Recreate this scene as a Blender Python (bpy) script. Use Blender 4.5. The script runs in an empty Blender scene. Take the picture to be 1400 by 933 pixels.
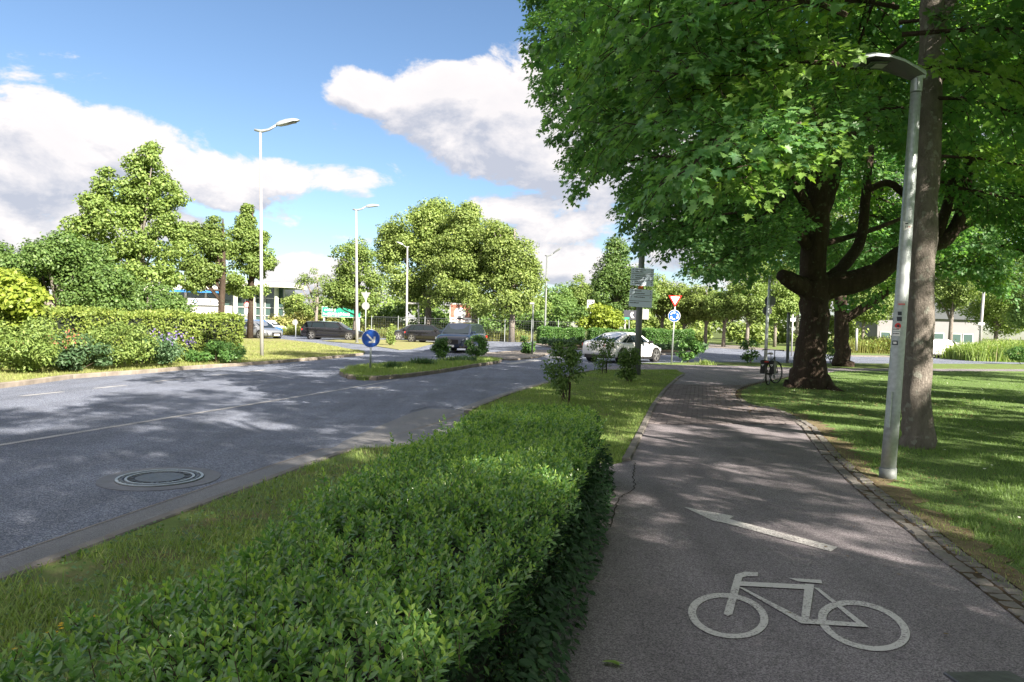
import bpy, bmesh, math, random
import numpy as np
from mathutils import Vector, Matrix, Euler

random.seed(7)
RS = np.random.RandomState(11)
R = math.radians
SC = bpy.context.scene
COL = SC.collection

# ------------------------------------------------------------------ camera
FPX, PITCH, ROLL, EYE = 1000.0, R(1.26), R(1.64), 1.6
_f = Vector((0, math.cos(PITCH), -math.sin(PITCH)))
_r0 = Vector((1, 0, 0)); _u0 = Vector((0, math.sin(PITCH), math.cos(PITCH)))
_r = math.cos(ROLL) * _r0 + math.sin(ROLL) * _u0
_u = math.cos(ROLL) * _u0 - math.sin(ROLL) * _r0
CAM = Vector((0, 0, EYE))
cd = bpy.data.cameras.new('camera'); cam = bpy.data.objects.new('camera', cd); COL.objects.link(cam)
cam.matrix_world = Matrix(((_r.x, _u.x, -_f.x, 0), (_r.y, _u.y, -_f.y, 0), (_r.z, _u.z, -_f.z, EYE), (0, 0, 0, 1)))
cd.sensor_width = 36; cd.lens = 36 * FPX / 1400; cd.clip_start = 0.05; cd.clip_end = 6000
SC.camera = cam

def ray(px, py):
    return _f + _r * ((px - 700) / FPX) - _u * ((py - 466.5) / FPX)
def g(px, py, z=0.0):                       # where a photo pixel meets the level z
    d = ray(px, py); t = (z - EYE) / d.z
    return CAM + d * t
def at(px, py, Y):                          # the point seen at a photo pixel, Y metres ahead
    d = ray(px, py); return CAM + d * (Y / d.y)
def proj(p):
    v = Vector(p) - CAM; w = v.dot(_f)
    if w <= 0.01: return (-9999, -9999, w)
    return (700 + FPX * v.dot(_r) / w, 466.5 - FPX * v.dot(_u) / w, w)

# ------------------------------------------------------------------ world and sun
SUN_AZ = math.atan2(0.64, -0.77)            # clockwise from +Y (direction to the sun)
SUN_EL = R(33)
sd = Vector((math.sin(SUN_AZ) * math.cos(SUN_EL), math.cos(SUN_AZ) * math.cos(SUN_EL), math.sin(SUN_EL)))
SC.view_settings.view_transform = 'Standard'; SC.view_settings.look = 'None'
SC.view_settings.exposure = 2.22; SC.view_settings.gamma = 1
W = bpy.data.worlds.new('World'); SC.world = W; W.use_nodes = True
def build_world():
    nt = W.node_tree; N = nt.nodes; L = nt.links; N.clear()
    out = N.new('ShaderNodeOutputWorld'); bg = N.new('ShaderNodeBackground'); bg.inputs[1].default_value = 0.13
    L.new(bg.outputs[0], out.inputs[0])
    sky = N.new('ShaderNodeTexSky'); sky.sky_type = 'NISHITA'; sky.sun_disc = False
    sky.sun_elevation = SUN_EL; sky.sun_rotation = SUN_AZ; sky.air_density = 1.0; sky.dust_density = 0.3; sky.ozone_density = 2.2
    tc = N.new('ShaderNodeTexCoord'); sep = N.new('ShaderNodeSeparateXYZ'); L.new(tc.outputs['Generated'], sep.inputs[0])
    def M(op, a, b=None, c=None, clamp=False):
        n = N.new('ShaderNodeMath'); n.operation = op; n.use_clamp = clamp
        for i, v in enumerate((a, b, c)):
            if v is None: continue
            if isinstance(v, (int, float)): n.inputs[i].default_value = v
            else: L.new(v, n.inputs[i])
        return n.outputs[0]
    az = M('ARCTAN2', sep.outputs[0], sep.outputs[1]); el = M('ARCSINE', sep.outputs[2])
    def density(daz, dele):
        a = M('ADD', az, daz); e = M('ADD', el, dele)
        cb = N.new('ShaderNodeCombineXYZ'); L.new(a, cb.inputs[0]); L.new(M('MULTIPLY', e, 1.7), cb.inputs[1])
        n1 = N.new('ShaderNodeTexNoise'); n1.inputs['Scale'].default_value = 7.5; n1.inputs['Detail'].default_value = 11; n1.inputs['Roughness'].default_value = 0.62
        n1.inputs['Distortion'].default_value = 0.25
        L.new(cb.outputs[0], n1.inputs['Vector'])
        n2 = N.new('ShaderNodeTexNoise'); n2.inputs['Scale'].default_value = 2.2; n2.inputs['Detail'].default_value = 2; L.new(cb.outputs[0], n2.inputs['Vector'])
        m = None
        for (px, py, rx, ry, s) in CLOUDS:
            d = ray(px, py).normalized(); a0 = math.atan2(d.x, d.y); e0 = math.asin(d.z)
            u = M('DIVIDE', M('SUBTRACT', a, a0), rx / FPX * 1.25); v = M('DIVIDE', M('SUBTRACT', e, e0), ry / FPX * 1.25)
            q = M('ADD', M('MULTIPLY', u, u), M('MULTIPLY', v, v))
            b = M('MULTIPLY', M('SUBTRACT', 1.0, q, clamp=True), s)
            m = b if m is None else M('MAXIMUM', m, b)
        # unseen cloud outside the view, coverage raised to add ambient light
        side = M('SUBTRACT', M('ABSOLUTE', a), 0.75); side = M('MULTIPLY', side, 4.0, clamp=True)
        high = M('MULTIPLY', M('SUBTRACT', e, 0.62), 4.0, clamp=True)
        gen = M('MULTIPLY', M('MAXIMUM', side, high), M('MULTIPLY', M('SUBTRACT', n2.outputs[0], 0.22), 3.4, clamp=True))
        m = M('MAXIMUM', m, gen)
        return M('ADD', m, M('MULTIPLY', M('SUBTRACT', n1.outputs[0], 0.52), 2.3))
    CLOUDS = [(125, 192, 125, 44, .95), (10, 228, 120, 52, .9), (235, 234, 110, 36, .85), (360, 242, 120, 28, .7), (450, 248, 80, 24, .65), (60, 290, 170, 40, .75), (306, 264, 55, 22, .8),
              (20, 330, 110, 24, .7), (515, 124, 70, 30, .75), (610, 140, 110, 56, .95), (700, 165, 130, 80, 1.1), (800, 220, 130, 60, .95), (740, 285, 110, 30, .7), (790, 310, 100, 40, .75),
              (770, 360, 100, 32, .95), (420, 372, 90, 24, .85), (150, 400, 420, 30, .7), (520, 330, 60, 12, .4), (900, 330, 120, 60, .7), (1150, 250, 260, 90, .8), (1060, 400, 300, 40, .6)]
    dn = density(0.0, 0.0); dn2 = density(0.012, 0.030)
    mask = N.new('ShaderNodeMapRange'); mask.interpolation_type = 'SMOOTHSTEP'; L.new(dn, mask.inputs[0])
    mask.inputs[1].default_value = 0.20; mask.inputs[2].default_value = 0.46; mask.inputs[3].default_value = 0; mask.inputs[4].default_value = 0.97
    lit = M('ADD', M('MULTIPLY', M('SUBTRACT', dn, dn2), 1.9), 0.66, clamp=True)
    lit = M('MULTIPLY', lit, M('SUBTRACT', 1.2, M('MULTIPLY', dn, 0.32)), clamp=True)
    mc = N.new('ShaderNodeMixRGB'); L.new(lit, mc.inputs[0])
    mc.inputs[1].default_value = (.98, 1.03, 1.20, 1); mc.inputs[2].default_value = (1.78, 1.69, 1.67, 1)
    tint = N.new('ShaderNodeVectorMath'); tint.operation = 'MULTIPLY'; tint.inputs[1].default_value = (.252, .270, .288)
    mx = N.new('ShaderNodeMixRGB'); L.new(mask.outputs[0], mx.inputs[0]); L.new(sky.outputs[0], tint.inputs[0]); L.new(tint.outputs[0], mx.inputs[1]); L.new(mc.outputs[0], mx.inputs[2])
    L.new(mx.outputs[0], bg.inputs[0])
build_world()
sl = bpy.data.lights.new('sun', 'SUN'); sun = bpy.data.objects.new('sun', sl); COL.objects.link(sun)
sl.energy = 4.2; sl.angle = R(0.45); sl.color = (1.0, 0.90, 0.76)
sun.rotation_euler = (-sd).to_track_quat('-Z', 'Y').to_euler(); sun.location = (20, -20, 40)

# ------------------------------------------------------------------ materials
def new_mat(name):
    m = bpy.data.materials.new(name); m.use_nodes = True
    nt = m.node_tree; b = nt.nodes['Principled BSDF']; return m, nt, b
def plain(name, col, rough=0.5, metal=0.0, var=0.0, scale=8.0, bump=0.0, bscale=60.0, coat=0.0, spec=0.5):
    m, nt, b = new_mat(name); N = nt.nodes; L = nt.links
    b.inputs['Base Color'].default_value = (*col, 1); b.inputs['Roughness'].default_value = rough
    b.inputs['Metallic'].default_value = metal; b.inputs['Coat Weight'].default_value = coat; b.inputs['Specular IOR Level'].default_value = spec
    tc = N.new('ShaderNodeTexCoord')
    if var > 0:
        n = N.new('ShaderNodeTexNoise'); n.inputs['Scale'].default_value = scale; n.inputs['Detail'].default_value = 6; L.new(tc.outputs['Object'], n.inputs['Vector'])
        r = N.new('ShaderNodeMapRange'); r.inputs[1].default_value = .3; r.inputs[2].default_value = .7; r.inputs[3].default_value = 1 - var; r.inputs[4].default_value = 1 + var
        L.new(n.outputs[0], r.inputs[0])
        x = N.new('ShaderNodeVectorMath'); x.operation = 'SCALE'; x.inputs[0].default_value = col; L.new(r.outputs[0], x.inputs['Scale'])
        L.new(x.outputs[0], b.inputs['Base Color'])
    if bump > 0:
        n = N.new('ShaderNodeTexNoise'); n.inputs['Scale'].default_value = bscale; n.inputs['Detail'].default_value = 4; L.new(tc.outputs['Object'], n.inputs['Vector'])
        bp = N.new('ShaderNodeBump'); bp.inputs['Strength'].default_value = bump; bp.inputs['Distance'].default_value = 0.02
        L.new(n.outputs[0], bp.inputs['Height']); L.new(bp.outputs[0], b.inputs['Normal'])
    return m
def asphalt(name, base, spk, scale, patch=0.25, bump=0.5, rough=0.75):
    m, nt, b = new_mat(name); N = nt.nodes; L = nt.links
    tc = N.new('ShaderNodeTexCoord')
    v = N.new('ShaderNodeTexVoronoi'); v.inputs['Scale'].default_value = scale; L.new(tc.outputs['Object'], v.inputs['Vector'])
    cr = N.new('ShaderNodeValToRGB'); cr.color_ramp.elements[0].position = 0.1; cr.color_ramp.elements[0].color = (*spk, 1)
    cr.color_ramp.elements[1].position = 0.9; cr.color_ramp.elements[1].color = (*[c * .55 for c in base], 1)
    e = cr.color_ramp.elements.new(0.5); e.color = (*base, 1)
    sepc = N.new('ShaderNodeSeparateColor'); L.new(v.outputs['Color'], sepc.inputs[0]); L.new(sepc.outputs[0], cr.inputs[0])
    n = N.new('ShaderNodeTexNoise'); n.inputs['Scale'].default_value = 0.9; n.inputs['Detail'].default_value = 7; n.inputs['Roughness'].default_value = 0.62; L.new(tc.outputs['Object'], n.inputs['Vector'])
    r = N.new('ShaderNodeMapRange'); r.inputs[1].default_value = .3; r.inputs[2].default_value = .7; r.inputs[3].default_value = 1 - patch; r.inputs[4].default_value = 1 + patch
    L.new(n.outputs[0], r.inputs[0])
    mp = N.new('ShaderNodeMapping'); mp.inputs['Rotation'].default_value = (0, 0, R(14)); mp.inputs['Scale'].default_value = (1.3, .10, 1); L.new(tc.outputs['Object'], mp.inputs[0])
    n4 = N.new('ShaderNodeTexNoise'); n4.inputs['Scale'].default_value = 1.6; n4.inputs['Detail'].default_value = 5; L.new(mp.outputs[0], n4.inputs['Vector'])
    r4 = N.new('ShaderNodeMapRange'); r4.inputs[1].default_value = .35; r4.inputs[2].default_value = .65; r4.inputs[3].default_value = .86; r4.inputs[4].default_value = 1.12; L.new(n4.outputs[0], r4.inputs[0])
    n5 = N.new('ShaderNodeTexNoise'); n5.inputs['Scale'].default_value = 4.5; n5.inputs['Detail'].default_value = 4; L.new(tc.outputs['Object'], n5.inputs['Vector'])
    r5 = N.new('ShaderNodeMapRange'); r5.inputs[1].default_value = .66; r5.inputs[2].default_value = .74; r5.inputs[3].default_value = 1; r5.inputs[4].default_value = .78; L.new(n5.outputs[0], r5.inputs[0])
    q1 = N.new('ShaderNodeMath'); q1.operation = 'MULTIPLY'; L.new(r.outputs[0], q1.inputs[0]); L.new(r4.outputs[0], q1.inputs[1])
    q2 = N.new('ShaderNodeMath'); q2.operation = 'MULTIPLY'; L.new(q1.outputs[0], q2.inputs[0]); L.new(r5.outputs[0], q2.inputs[1])
    x = N.new('ShaderNodeVectorMath'); x.operation = 'SCALE'; L.new(cr.outputs[0], x.inputs[0]); L.new(q2.outputs[0], x.inputs['Scale'])
    L.new(x.outputs[0], b.inputs['Base Color']); b.inputs['Roughness'].default_value = rough; b.inputs['Specular IOR Level'].default_value = .35
    bp = N.new('ShaderNodeBump'); bp.inputs['Strength'].default_value = bump; bp.inputs['Distance'].default_value = 0.01
    L.new(v.outputs['Distance'], bp.inputs['Height']); L.new(bp.outputs[0], b.inputs['Normal'])
    return m
def leafmat(name, c1, c2, c3=None, trans=0.35, rough=0.45, objvar=0.12, spec=0.35):
    m, nt, b = new_mat(name); N = nt.nodes; L = nt.links
    geo = N.new('ShaderNodeNewGeometry'); oi = N.new('ShaderNodeObjectInfo')
    cr = N.new('ShaderNodeValToRGB'); cr.color_ramp.elements[0].color = (*c1, 1); cr.color_ramp.elements[1].color = (*c2, 1)
    if c3: e = cr.color_ramp.elements.new(0.94); cr.color_ramp.elements[2].color = (*c3, 1); e.color = (*c2, 1)
    L.new(geo.outputs['Random Per Island'], cr.inputs[0])
    mr = N.new('ShaderNodeMapRange'); mr.inputs[3].default_value = 1 - objvar; mr.inputs[4].default_value = 1 + objvar; L.new(oi.outputs['Random'], mr.inputs[0])
    x = N.new('ShaderNodeVectorMath'); x.operation = 'SCALE'; L.new(cr.outputs[0], x.inputs[0]); L.new(mr.outputs[0], x.inputs['Scale'])
    L.new(x.outputs[0], b.inputs['Base Color']); b.inputs['Roughness'].default_value = rough; b.inputs['Specular IOR Level'].default_value = spec
    tr = N.new('ShaderNodeBsdfTranslucent'); y = N.new('ShaderNodeVectorMath'); y.operation = 'MULTIPLY'; y.inputs[1].default_value = (1.35, 1.45, 0.6)
    L.new(x.outputs[0], y.inputs[0]); L.new(y.outputs[0], tr.inputs[0])
    ms = N.new('ShaderNodeMixShader'); ms.inputs[0].default_value = trans
    L.new(b.outputs[0], ms.inputs[1]); L.new(tr.outputs[0], ms.inputs[2]); L.new(ms.outputs[0], nt.nodes['Material Output'].inputs[0])
    return m
def groundmat(name, cols, scale=1.2, bump=0.6):
    m, nt, b = new_mat(name); N = nt.nodes; L = nt.links
    tc = N.new('ShaderNodeTexCoord')
    n = N.new('ShaderNodeTexNoise'); n.inputs['Scale'].default_value = scale; n.inputs['Detail'].default_value = 9; n.inputs['Roughness'].default_value = .7; L.new(tc.outputs['Object'], n.inputs['Vector'])
    cr = N.new('ShaderNodeValToRGB'); el = cr.color_ramp.elements
    el[0].position = .35; el[0].color = (*cols[0], 1); el[1].position = .65; el[1].color = (*cols[-1], 1)
    for i, c in enumerate(cols[1:-1]):
        e = el.new(.35 + .3 * (i + 1) / (len(cols) - 1)); e.color = (*c, 1)
    L.new(n.outputs[0], cr.inputs[0]); L.new(cr.outputs[0], b.inputs['Base Color']); b.inputs['Roughness'].default_value = .95; b.inputs['Specular IOR Level'].default_value = .1
    n2 = N.new('ShaderNodeTexNoise'); n2.inputs['Scale'].default_value = 55; n2.inputs['Detail'].default_value = 5; L.new(tc.outputs['Object'], n2.inputs['Vector'])
    bp = N.new('ShaderNodeBump'); bp.inputs['Strength'].default_value = bump; bp.inputs['Distance'].default_value = .03; L.new(n2.outputs[0], bp.inputs['Height']); L.new(bp.outputs[0], b.inputs['Normal'])
    return m
def barkmat(name, c1, c2, c3, scale=7.0, bump=1.0, stretch=0.22):
    m, nt, b = new_mat(name); N = nt.nodes; L = nt.links
    tc = N.new('ShaderNodeTexCoord'); mp = N.new('ShaderNodeMapping'); mp.inputs['Scale'].default_value = (1, 1, stretch); L.new(tc.outputs['Object'], mp.inputs[0])
    v = N.new('ShaderNodeTexVoronoi'); v.feature = 'DISTANCE_TO_EDGE'; v.inputs['Scale'].default_value = scale * 3
    n = N.new('ShaderNodeTexNoise'); n.inputs['Scale'].default_value = scale; n.inputs['Detail'].default_value = 8; n.inputs['Roughness'].default_value = .7
    mxv = N.new('ShaderNodeVectorMath'); mxv.operation = 'ADD'; L.new(mp.outputs[0], mxv.inputs[0])
    sc = N.new('ShaderNodeVectorMath'); sc.operation = 'SCALE'; sc.inputs['Scale'].default_value = .12; L.new(n.outputs['Color'], sc.inputs[0]); L.new(sc.outputs[0], mxv.inputs[1])
    L.new(mxv.outputs[0], v.inputs['Vector']); L.new(mp.outputs[0], n.inputs['Vector'])
    cr = N.new('ShaderNodeValToRGB'); cr.color_ramp.elements[0].position = .3; cr.color_ramp.elements[0].color = (*c1, 1); cr.color_ramp.elements[1].position = .7; cr.color_ramp.elements[1].color = (*c2, 1)
    L.new(n.outputs[0], cr.inputs[0])
    n3 = N.new('ShaderNodeTexNoise'); n3.inputs['Scale'].default_value = 9; n3.inputs['Detail'].default_value = 5; L.new(tc.outputs['Object'], n3.inputs['Vector'])
    r3 = N.new('ShaderNodeMapRange'); r3.inputs[1].default_value = .60; r3.inputs[2].default_value = .66; L.new(n3.outputs[0], r3.inputs[0])
    mx = N.new('ShaderNodeMixRGB'); L.new(r3.outputs[0], mx.inputs[0]); L.new(cr.outputs[0], mx.inputs[1]); mx.inputs[2].default_value = (*c3, 1)
    L.new(mx.outputs[0], b.inputs['Base Color']); b.inputs['Roughness'].default_value = .9; b.inputs['Specular IOR Level'].default_value = .2
    h = N.new('ShaderNodeMath'); h.operation = 'MULTIPLY_ADD'; L.new(n.outputs[0], h.inputs[0]); h.inputs[1].default_value = .8
    mn = N.new('ShaderNodeMath'); mn.operation = 'MINIMUM'; L.new(v.outputs['Distance'], mn.inputs[0]); mn.inputs[1].default_value = .25; L.new(mn.outputs[0], h.inputs[2])
    bp = N.new('ShaderNodeBump'); bp.inputs['Strength'].default_value = bump; bp.inputs['Distance'].default_value = .035; L.new(h.outputs[0], bp.inputs['Height']); L.new(bp.outputs[0], b.inputs['Normal'])
    return m

MT = {}
MT['road'] = asphalt('road_asphalt', (.118, .138, .195), (.23, .25, .30), 95, .20, .7)
MT['path'] = asphalt('path_asphalt', (.168, .152, .172), (.26, .24, .26), 150, .14, .35)
MT['smooth'] = asphalt('smooth_asphalt', (.15, .145, .15), (.20, .20, .20), 220, .18, .15, .6)
MT['kerb'] = plain('kerb_stone', (.20, .175, .15), .85, var=.25, scale=5, bump=.35, bscale=70)
MT['kerb_dark'] = plain('kerb_concrete_grey', (.15, .14, .13), .85, var=.25, scale=5, bump=.35, bscale=70)
MT['cobble'] = plain('cobble_granite', (.15, .14, .135), .75, var=.35, scale=9, bump=.5, bscale=45)
MT['paver'] = plain('paver_concrete', (.150, .130, .135), .85, var=.25, scale=4, bump=.3, bscale=80)
MT['joint'] = plain('joint_sand', (.022, .02, .017), .95, var=.3, scale=20)
def worn(name, col, under, thr, scale=70):
    m, nt, b = new_mat(name); N = nt.nodes; L = nt.links; tc = N.new('ShaderNodeTexCoord')
    n = N.new('ShaderNodeTexNoise'); n.inputs['Scale'].default_value = scale; n.inputs['Detail'].default_value = 6; n.inputs['Roughness'].default_value = .75; L.new(tc.outputs['Object'], n.inputs['Vector'])
    n2 = N.new('ShaderNodeTexNoise'); n2.inputs['Scale'].default_value = 2.5; n2.inputs['Detail'].default_value = 3; L.new(tc.outputs['Object'], n2.inputs['Vector'])
    a = N.new('ShaderNodeMath'); a.operation = 'MULTIPLY_ADD'; L.new(n2.outputs[0], a.inputs[0]); a.inputs[1].default_value = .35; L.new(n.outputs[0], a.inputs[2])
    r = N.new('ShaderNodeMapRange'); r.inputs[1].default_value = thr - .035; r.inputs[2].default_value = thr + .05; L.new(a.outputs[0], r.inputs[0])
    mx = N.new('ShaderNodeMixRGB'); mx.inputs[1].default_value = (*col, 1); mx.inputs[2].default_value = (*under, 1); L.new(r.outputs[0], mx.inputs[0]); L.new(mx.outputs[0], b.inputs['Base Color']); b.inputs['Roughness'].default_value = .8
    bp = N.new('ShaderNodeBump'); bp.inputs['Strength'].default_value = .3; bp.inputs['Distance'].default_value = .01; L.new(n.outputs[0], bp.inputs['Height']); L.new(bp.outputs[0], b.inputs['Normal']); return m
MT['paint'] = worn('road_paint', (.52, .51, .51), (.19, .17, .18), .735)
MT['paintw'] = worn('road_paint_white', (.36, .36, .37), (.13, .135, .15), .70)
MT['grassg'] = groundmat('grass_ground', [(.14, .12, .07), (.11, .16, .05), (.15, .21, .065)], 1.6)
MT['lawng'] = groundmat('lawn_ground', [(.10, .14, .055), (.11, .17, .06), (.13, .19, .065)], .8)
MT['dry'] = groundmat('dry_ground', [(.13, .10, .065), (.17, .14, .09), (.10, .10, .045)], 3)
MT['soil'] = groundmat('soil', [(.05, .038, .027), (.09, .07, .05)], 4)
MT['far'] = groundmat('far_ground', [(.06, .08, .03), (.09, .12, .04)], .1)
MT['pavement'] = asphalt('pavement_pale', (.19, .17, .155), (.24, .22, .2), 30, .15, .2)
MT['grass'] = leafmat('grass_blade', (.16, .25, .07), (.27, .35, .11), (.46, .42, .24), .35, .6)
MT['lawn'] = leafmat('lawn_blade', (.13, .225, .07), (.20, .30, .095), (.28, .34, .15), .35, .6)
MT['drygrass'] = leafmat('tall_dry_grass', (.16, .19, .05), (.26, .25, .09), (.32, .28, .14), .3, .7)
MT['hedge'] = leafmat('privet_leaf', (.11, .25, .085), (.21, .37, .115), (.29, .44, .12), .40, .24, spec=.8)
MT['hedge_tip'] = leafmat('privet_young_and_sunlit_leaf', (.25, .41, .09), (.38, .53, .13), None, .45, .30, spec=.7)  # young tips, and sunlight coloured into the hedge's far end
MT['ivy_shade'] = leafmat('ivy_and_shaded_privet_leaf', (.018, .055, .024), (.04, .095, .035), None, .15, .5, spec=.25)  # also the privet's path-side shade, put into its leaf colour
MT['maple'] = leafmat('maple_leaf', (.085, .205, .085), (.155, .29, .10), (.21, .35, .10), .52, .45, .2)
MT['maple_b'] = leafmat('maple_leaf_light', (.16, .30, .07), (.24, .38, .08), None, .45, .45, .15)
MT['tree_y'] = leafmat('lime_leaf', (.135, .20, .055), (.235, .305, .085), (.30, .35, .10), .3, .55, .12)
MT['tree_m'] = leafmat('broad_leaf', (.12, .195, .05), (.22, .295, .08), None, .3, .55, .12)
MT['tree_d'] = leafmat('dark_broad_leaf', (.075, .15, .04), (.15, .235, .065), None, .3, .5, .12)
MT['hedge_sun'] = leafmat('sunny_hedge_leaf', (.14, .21, .045), (.26, .33, .075), (.34, .38, .09), .3, .55)
MT['verge_sun'] = leafmat('dry_verge_blade', (.19, .25, .07), (.31, .33, .12), (.44, .40, .21), .35, .7)
MT['vergeg'] = groundmat('dry_verge_ground', [(.22, .19, .11), (.22, .22, .10), (.17, .20, .07)], 2)
MT['yel'] = leafmat('golden_leaf', (.17, .24, .035), (.27, .33, .05), None, .35, .5)
MT['shrub'] = leafmat('shrub_leaf', (.06, .15, .04), (.115, .22, .06), (.18, .29, .07), .3, .4)
MT['bluegreen'] = leafmat('blue_green_leaf', (.05, .11, .05), (.10, .17, .08), None, .25, .5)
MT['red'] = leafmat('red_flower', (.28, .08, .06), (.38, .16, .11), None, .3, .6)
MT['purple'] = leafmat('purple_flower', (.16, .12, .38), (.28, .22, .50), None, .3, .6)
MT['white_petal'] = leafmat('white_petal', (.7, .7, .68), (.8, .8, .8), None, .3, .6)
MT['orange'] = leafmat('yellow_petal', (.75, .42, .01), (.8, .55, .02), None, .3, .6)
MT['bark_dark'] = barkmat('maple_bark_dark', (.028, .020, .016), (.075, .055, .042), (.085, .085, .06), 5, 1.0)
MT['bark'] = barkmat('maple_bark', (.15, .132, .118), (.27, .245, .22), (.30, .305, .27), 11, 1.0, .4)
MT['twig'] = plain('twig', (.07, .05, .035), .9, var=.2)
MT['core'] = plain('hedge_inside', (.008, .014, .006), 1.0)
MT['galv'] = plain('galvanised_steel', (.40, .44, .46), .5, .55, var=.14, scale=26, bump=.08, bscale=60)
MT['alu'] = plain('painted_aluminium', (.36, .36, .37), .45, .3, var=.05)
MT['galv_dark'] = plain('weathered_steel', (.16, .18, .18), .6, .3, var=.15, scale=10)
MT['lamp_dark'] = plain('lamp_underside', (.10, .10, .10), .5, .3)
MT['glass_dark'] = plain('lamp_glass', (.05, .06, .05), .1, 0)
MT['sign_blue'] = plain('sign_blue', (.010, .085, .42), .4)
MT['sign_white'] = plain('sign_white', (.80, .80, .80), .4)
MT['sign_red'] = plain('sign_red', (.60, .02, .02), .4)
MT['sign_back'] = plain('sign_back', (.35, .36, .36), .5, .5)
MT['sign_dark'] = plain('sign_back_dark', (.10, .11, .12), .5, .3)
MT['sign_pale'] = plain('sign_pale_blue', (.70, .82, .98), .5)
MT['ink'] = plain('ink', (.03, .035, .05), .6)
MT['black'] = plain('black_plastic', (.012, .012, .013), .5)
MT['rubber'] = plain('tyre_rubber', (.018, .018, .018), .85)
MT['rim'] = plain('alloy_rim', (.45, .45, .46), .35, .8)
MT['chrome'] = plain('chrome', (.6, .6, .62), .2, 1)
MT['cglass'] = plain('car_glass', (.015, .022, .028), .12, 0, spec=.35)
MT['lens'] = plain('headlamp_lens', (.65, .68, .7), .1, 0, spec=.8)
MT['taillens'] = plain('tail_lens', (.42, .02, .015), .2)
MT['reflector'] = plain('red_reflector', (.5, .02, .02), .3)
MT['p_black'] = plain('car_paint_black', (.010, .010, .013), .25, .2, coat=1)
MT['p_blue'] = plain('car_paint_dark_blue', (.014, .024, .048), .3, .3, coat=1)
MT['p_white'] = plain('car_paint_white', (.75, .75, .76), .3, 0, coat=1)
MT['p_silver'] = plain('car_paint_silver', (.26, .28, .31), .35, .5, coat=1)
MT['p_sky'] = plain('car_paint_blue', (.06, .16, .36), .35, .2, coat=1)
MT['saddle'] = plain('saddle_cover', (.62, .58, .58), .6)
MT['wall_white'] = plain('white_wall', (.62, .61, .58), .8, var=.06, scale=1)
MT['wall_grey'] = plain('grey_white_wall', (.20, .20, .215), .8, var=.06, scale=1)
MT['bglass'] = plain('building_glass', (.05, .09, .085), .08, 0, spec=.9)
MT['frame'] = plain('window_frame', (.50, .52, .52), .5, .3)
MT['col'] = plain('pale_column', (.50, .55, .46), .7)
MT['stripe'] = plain('blue_stripe', (.04, .20, .55), .4)
MT['green_board'] = plain('green_billboard', (.02, .26, .17), .5, var=.2, scale=3)
MT['red_board'] = plain('red_billboard', (.30, .13, .09), .5, var=.4, scale=4)
MT['yellow_sticker'] = plain('orange_sign', (.55, .20, .04), .5)
MT['brown'] = leafmat('dry_litter', (.13, .085, .045), (.24, .17, .09), None, .1, .9)
MT['iron'] = plain('cast_iron', (.13, .135, .145), .5, .6, var=.2, scale=20, bump=.2, bscale=40)
MT['concrete'] = plain('concrete_ring', (.14, .15, .175), .85, var=.15, scale=8, bump=.2, bscale=90)

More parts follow.
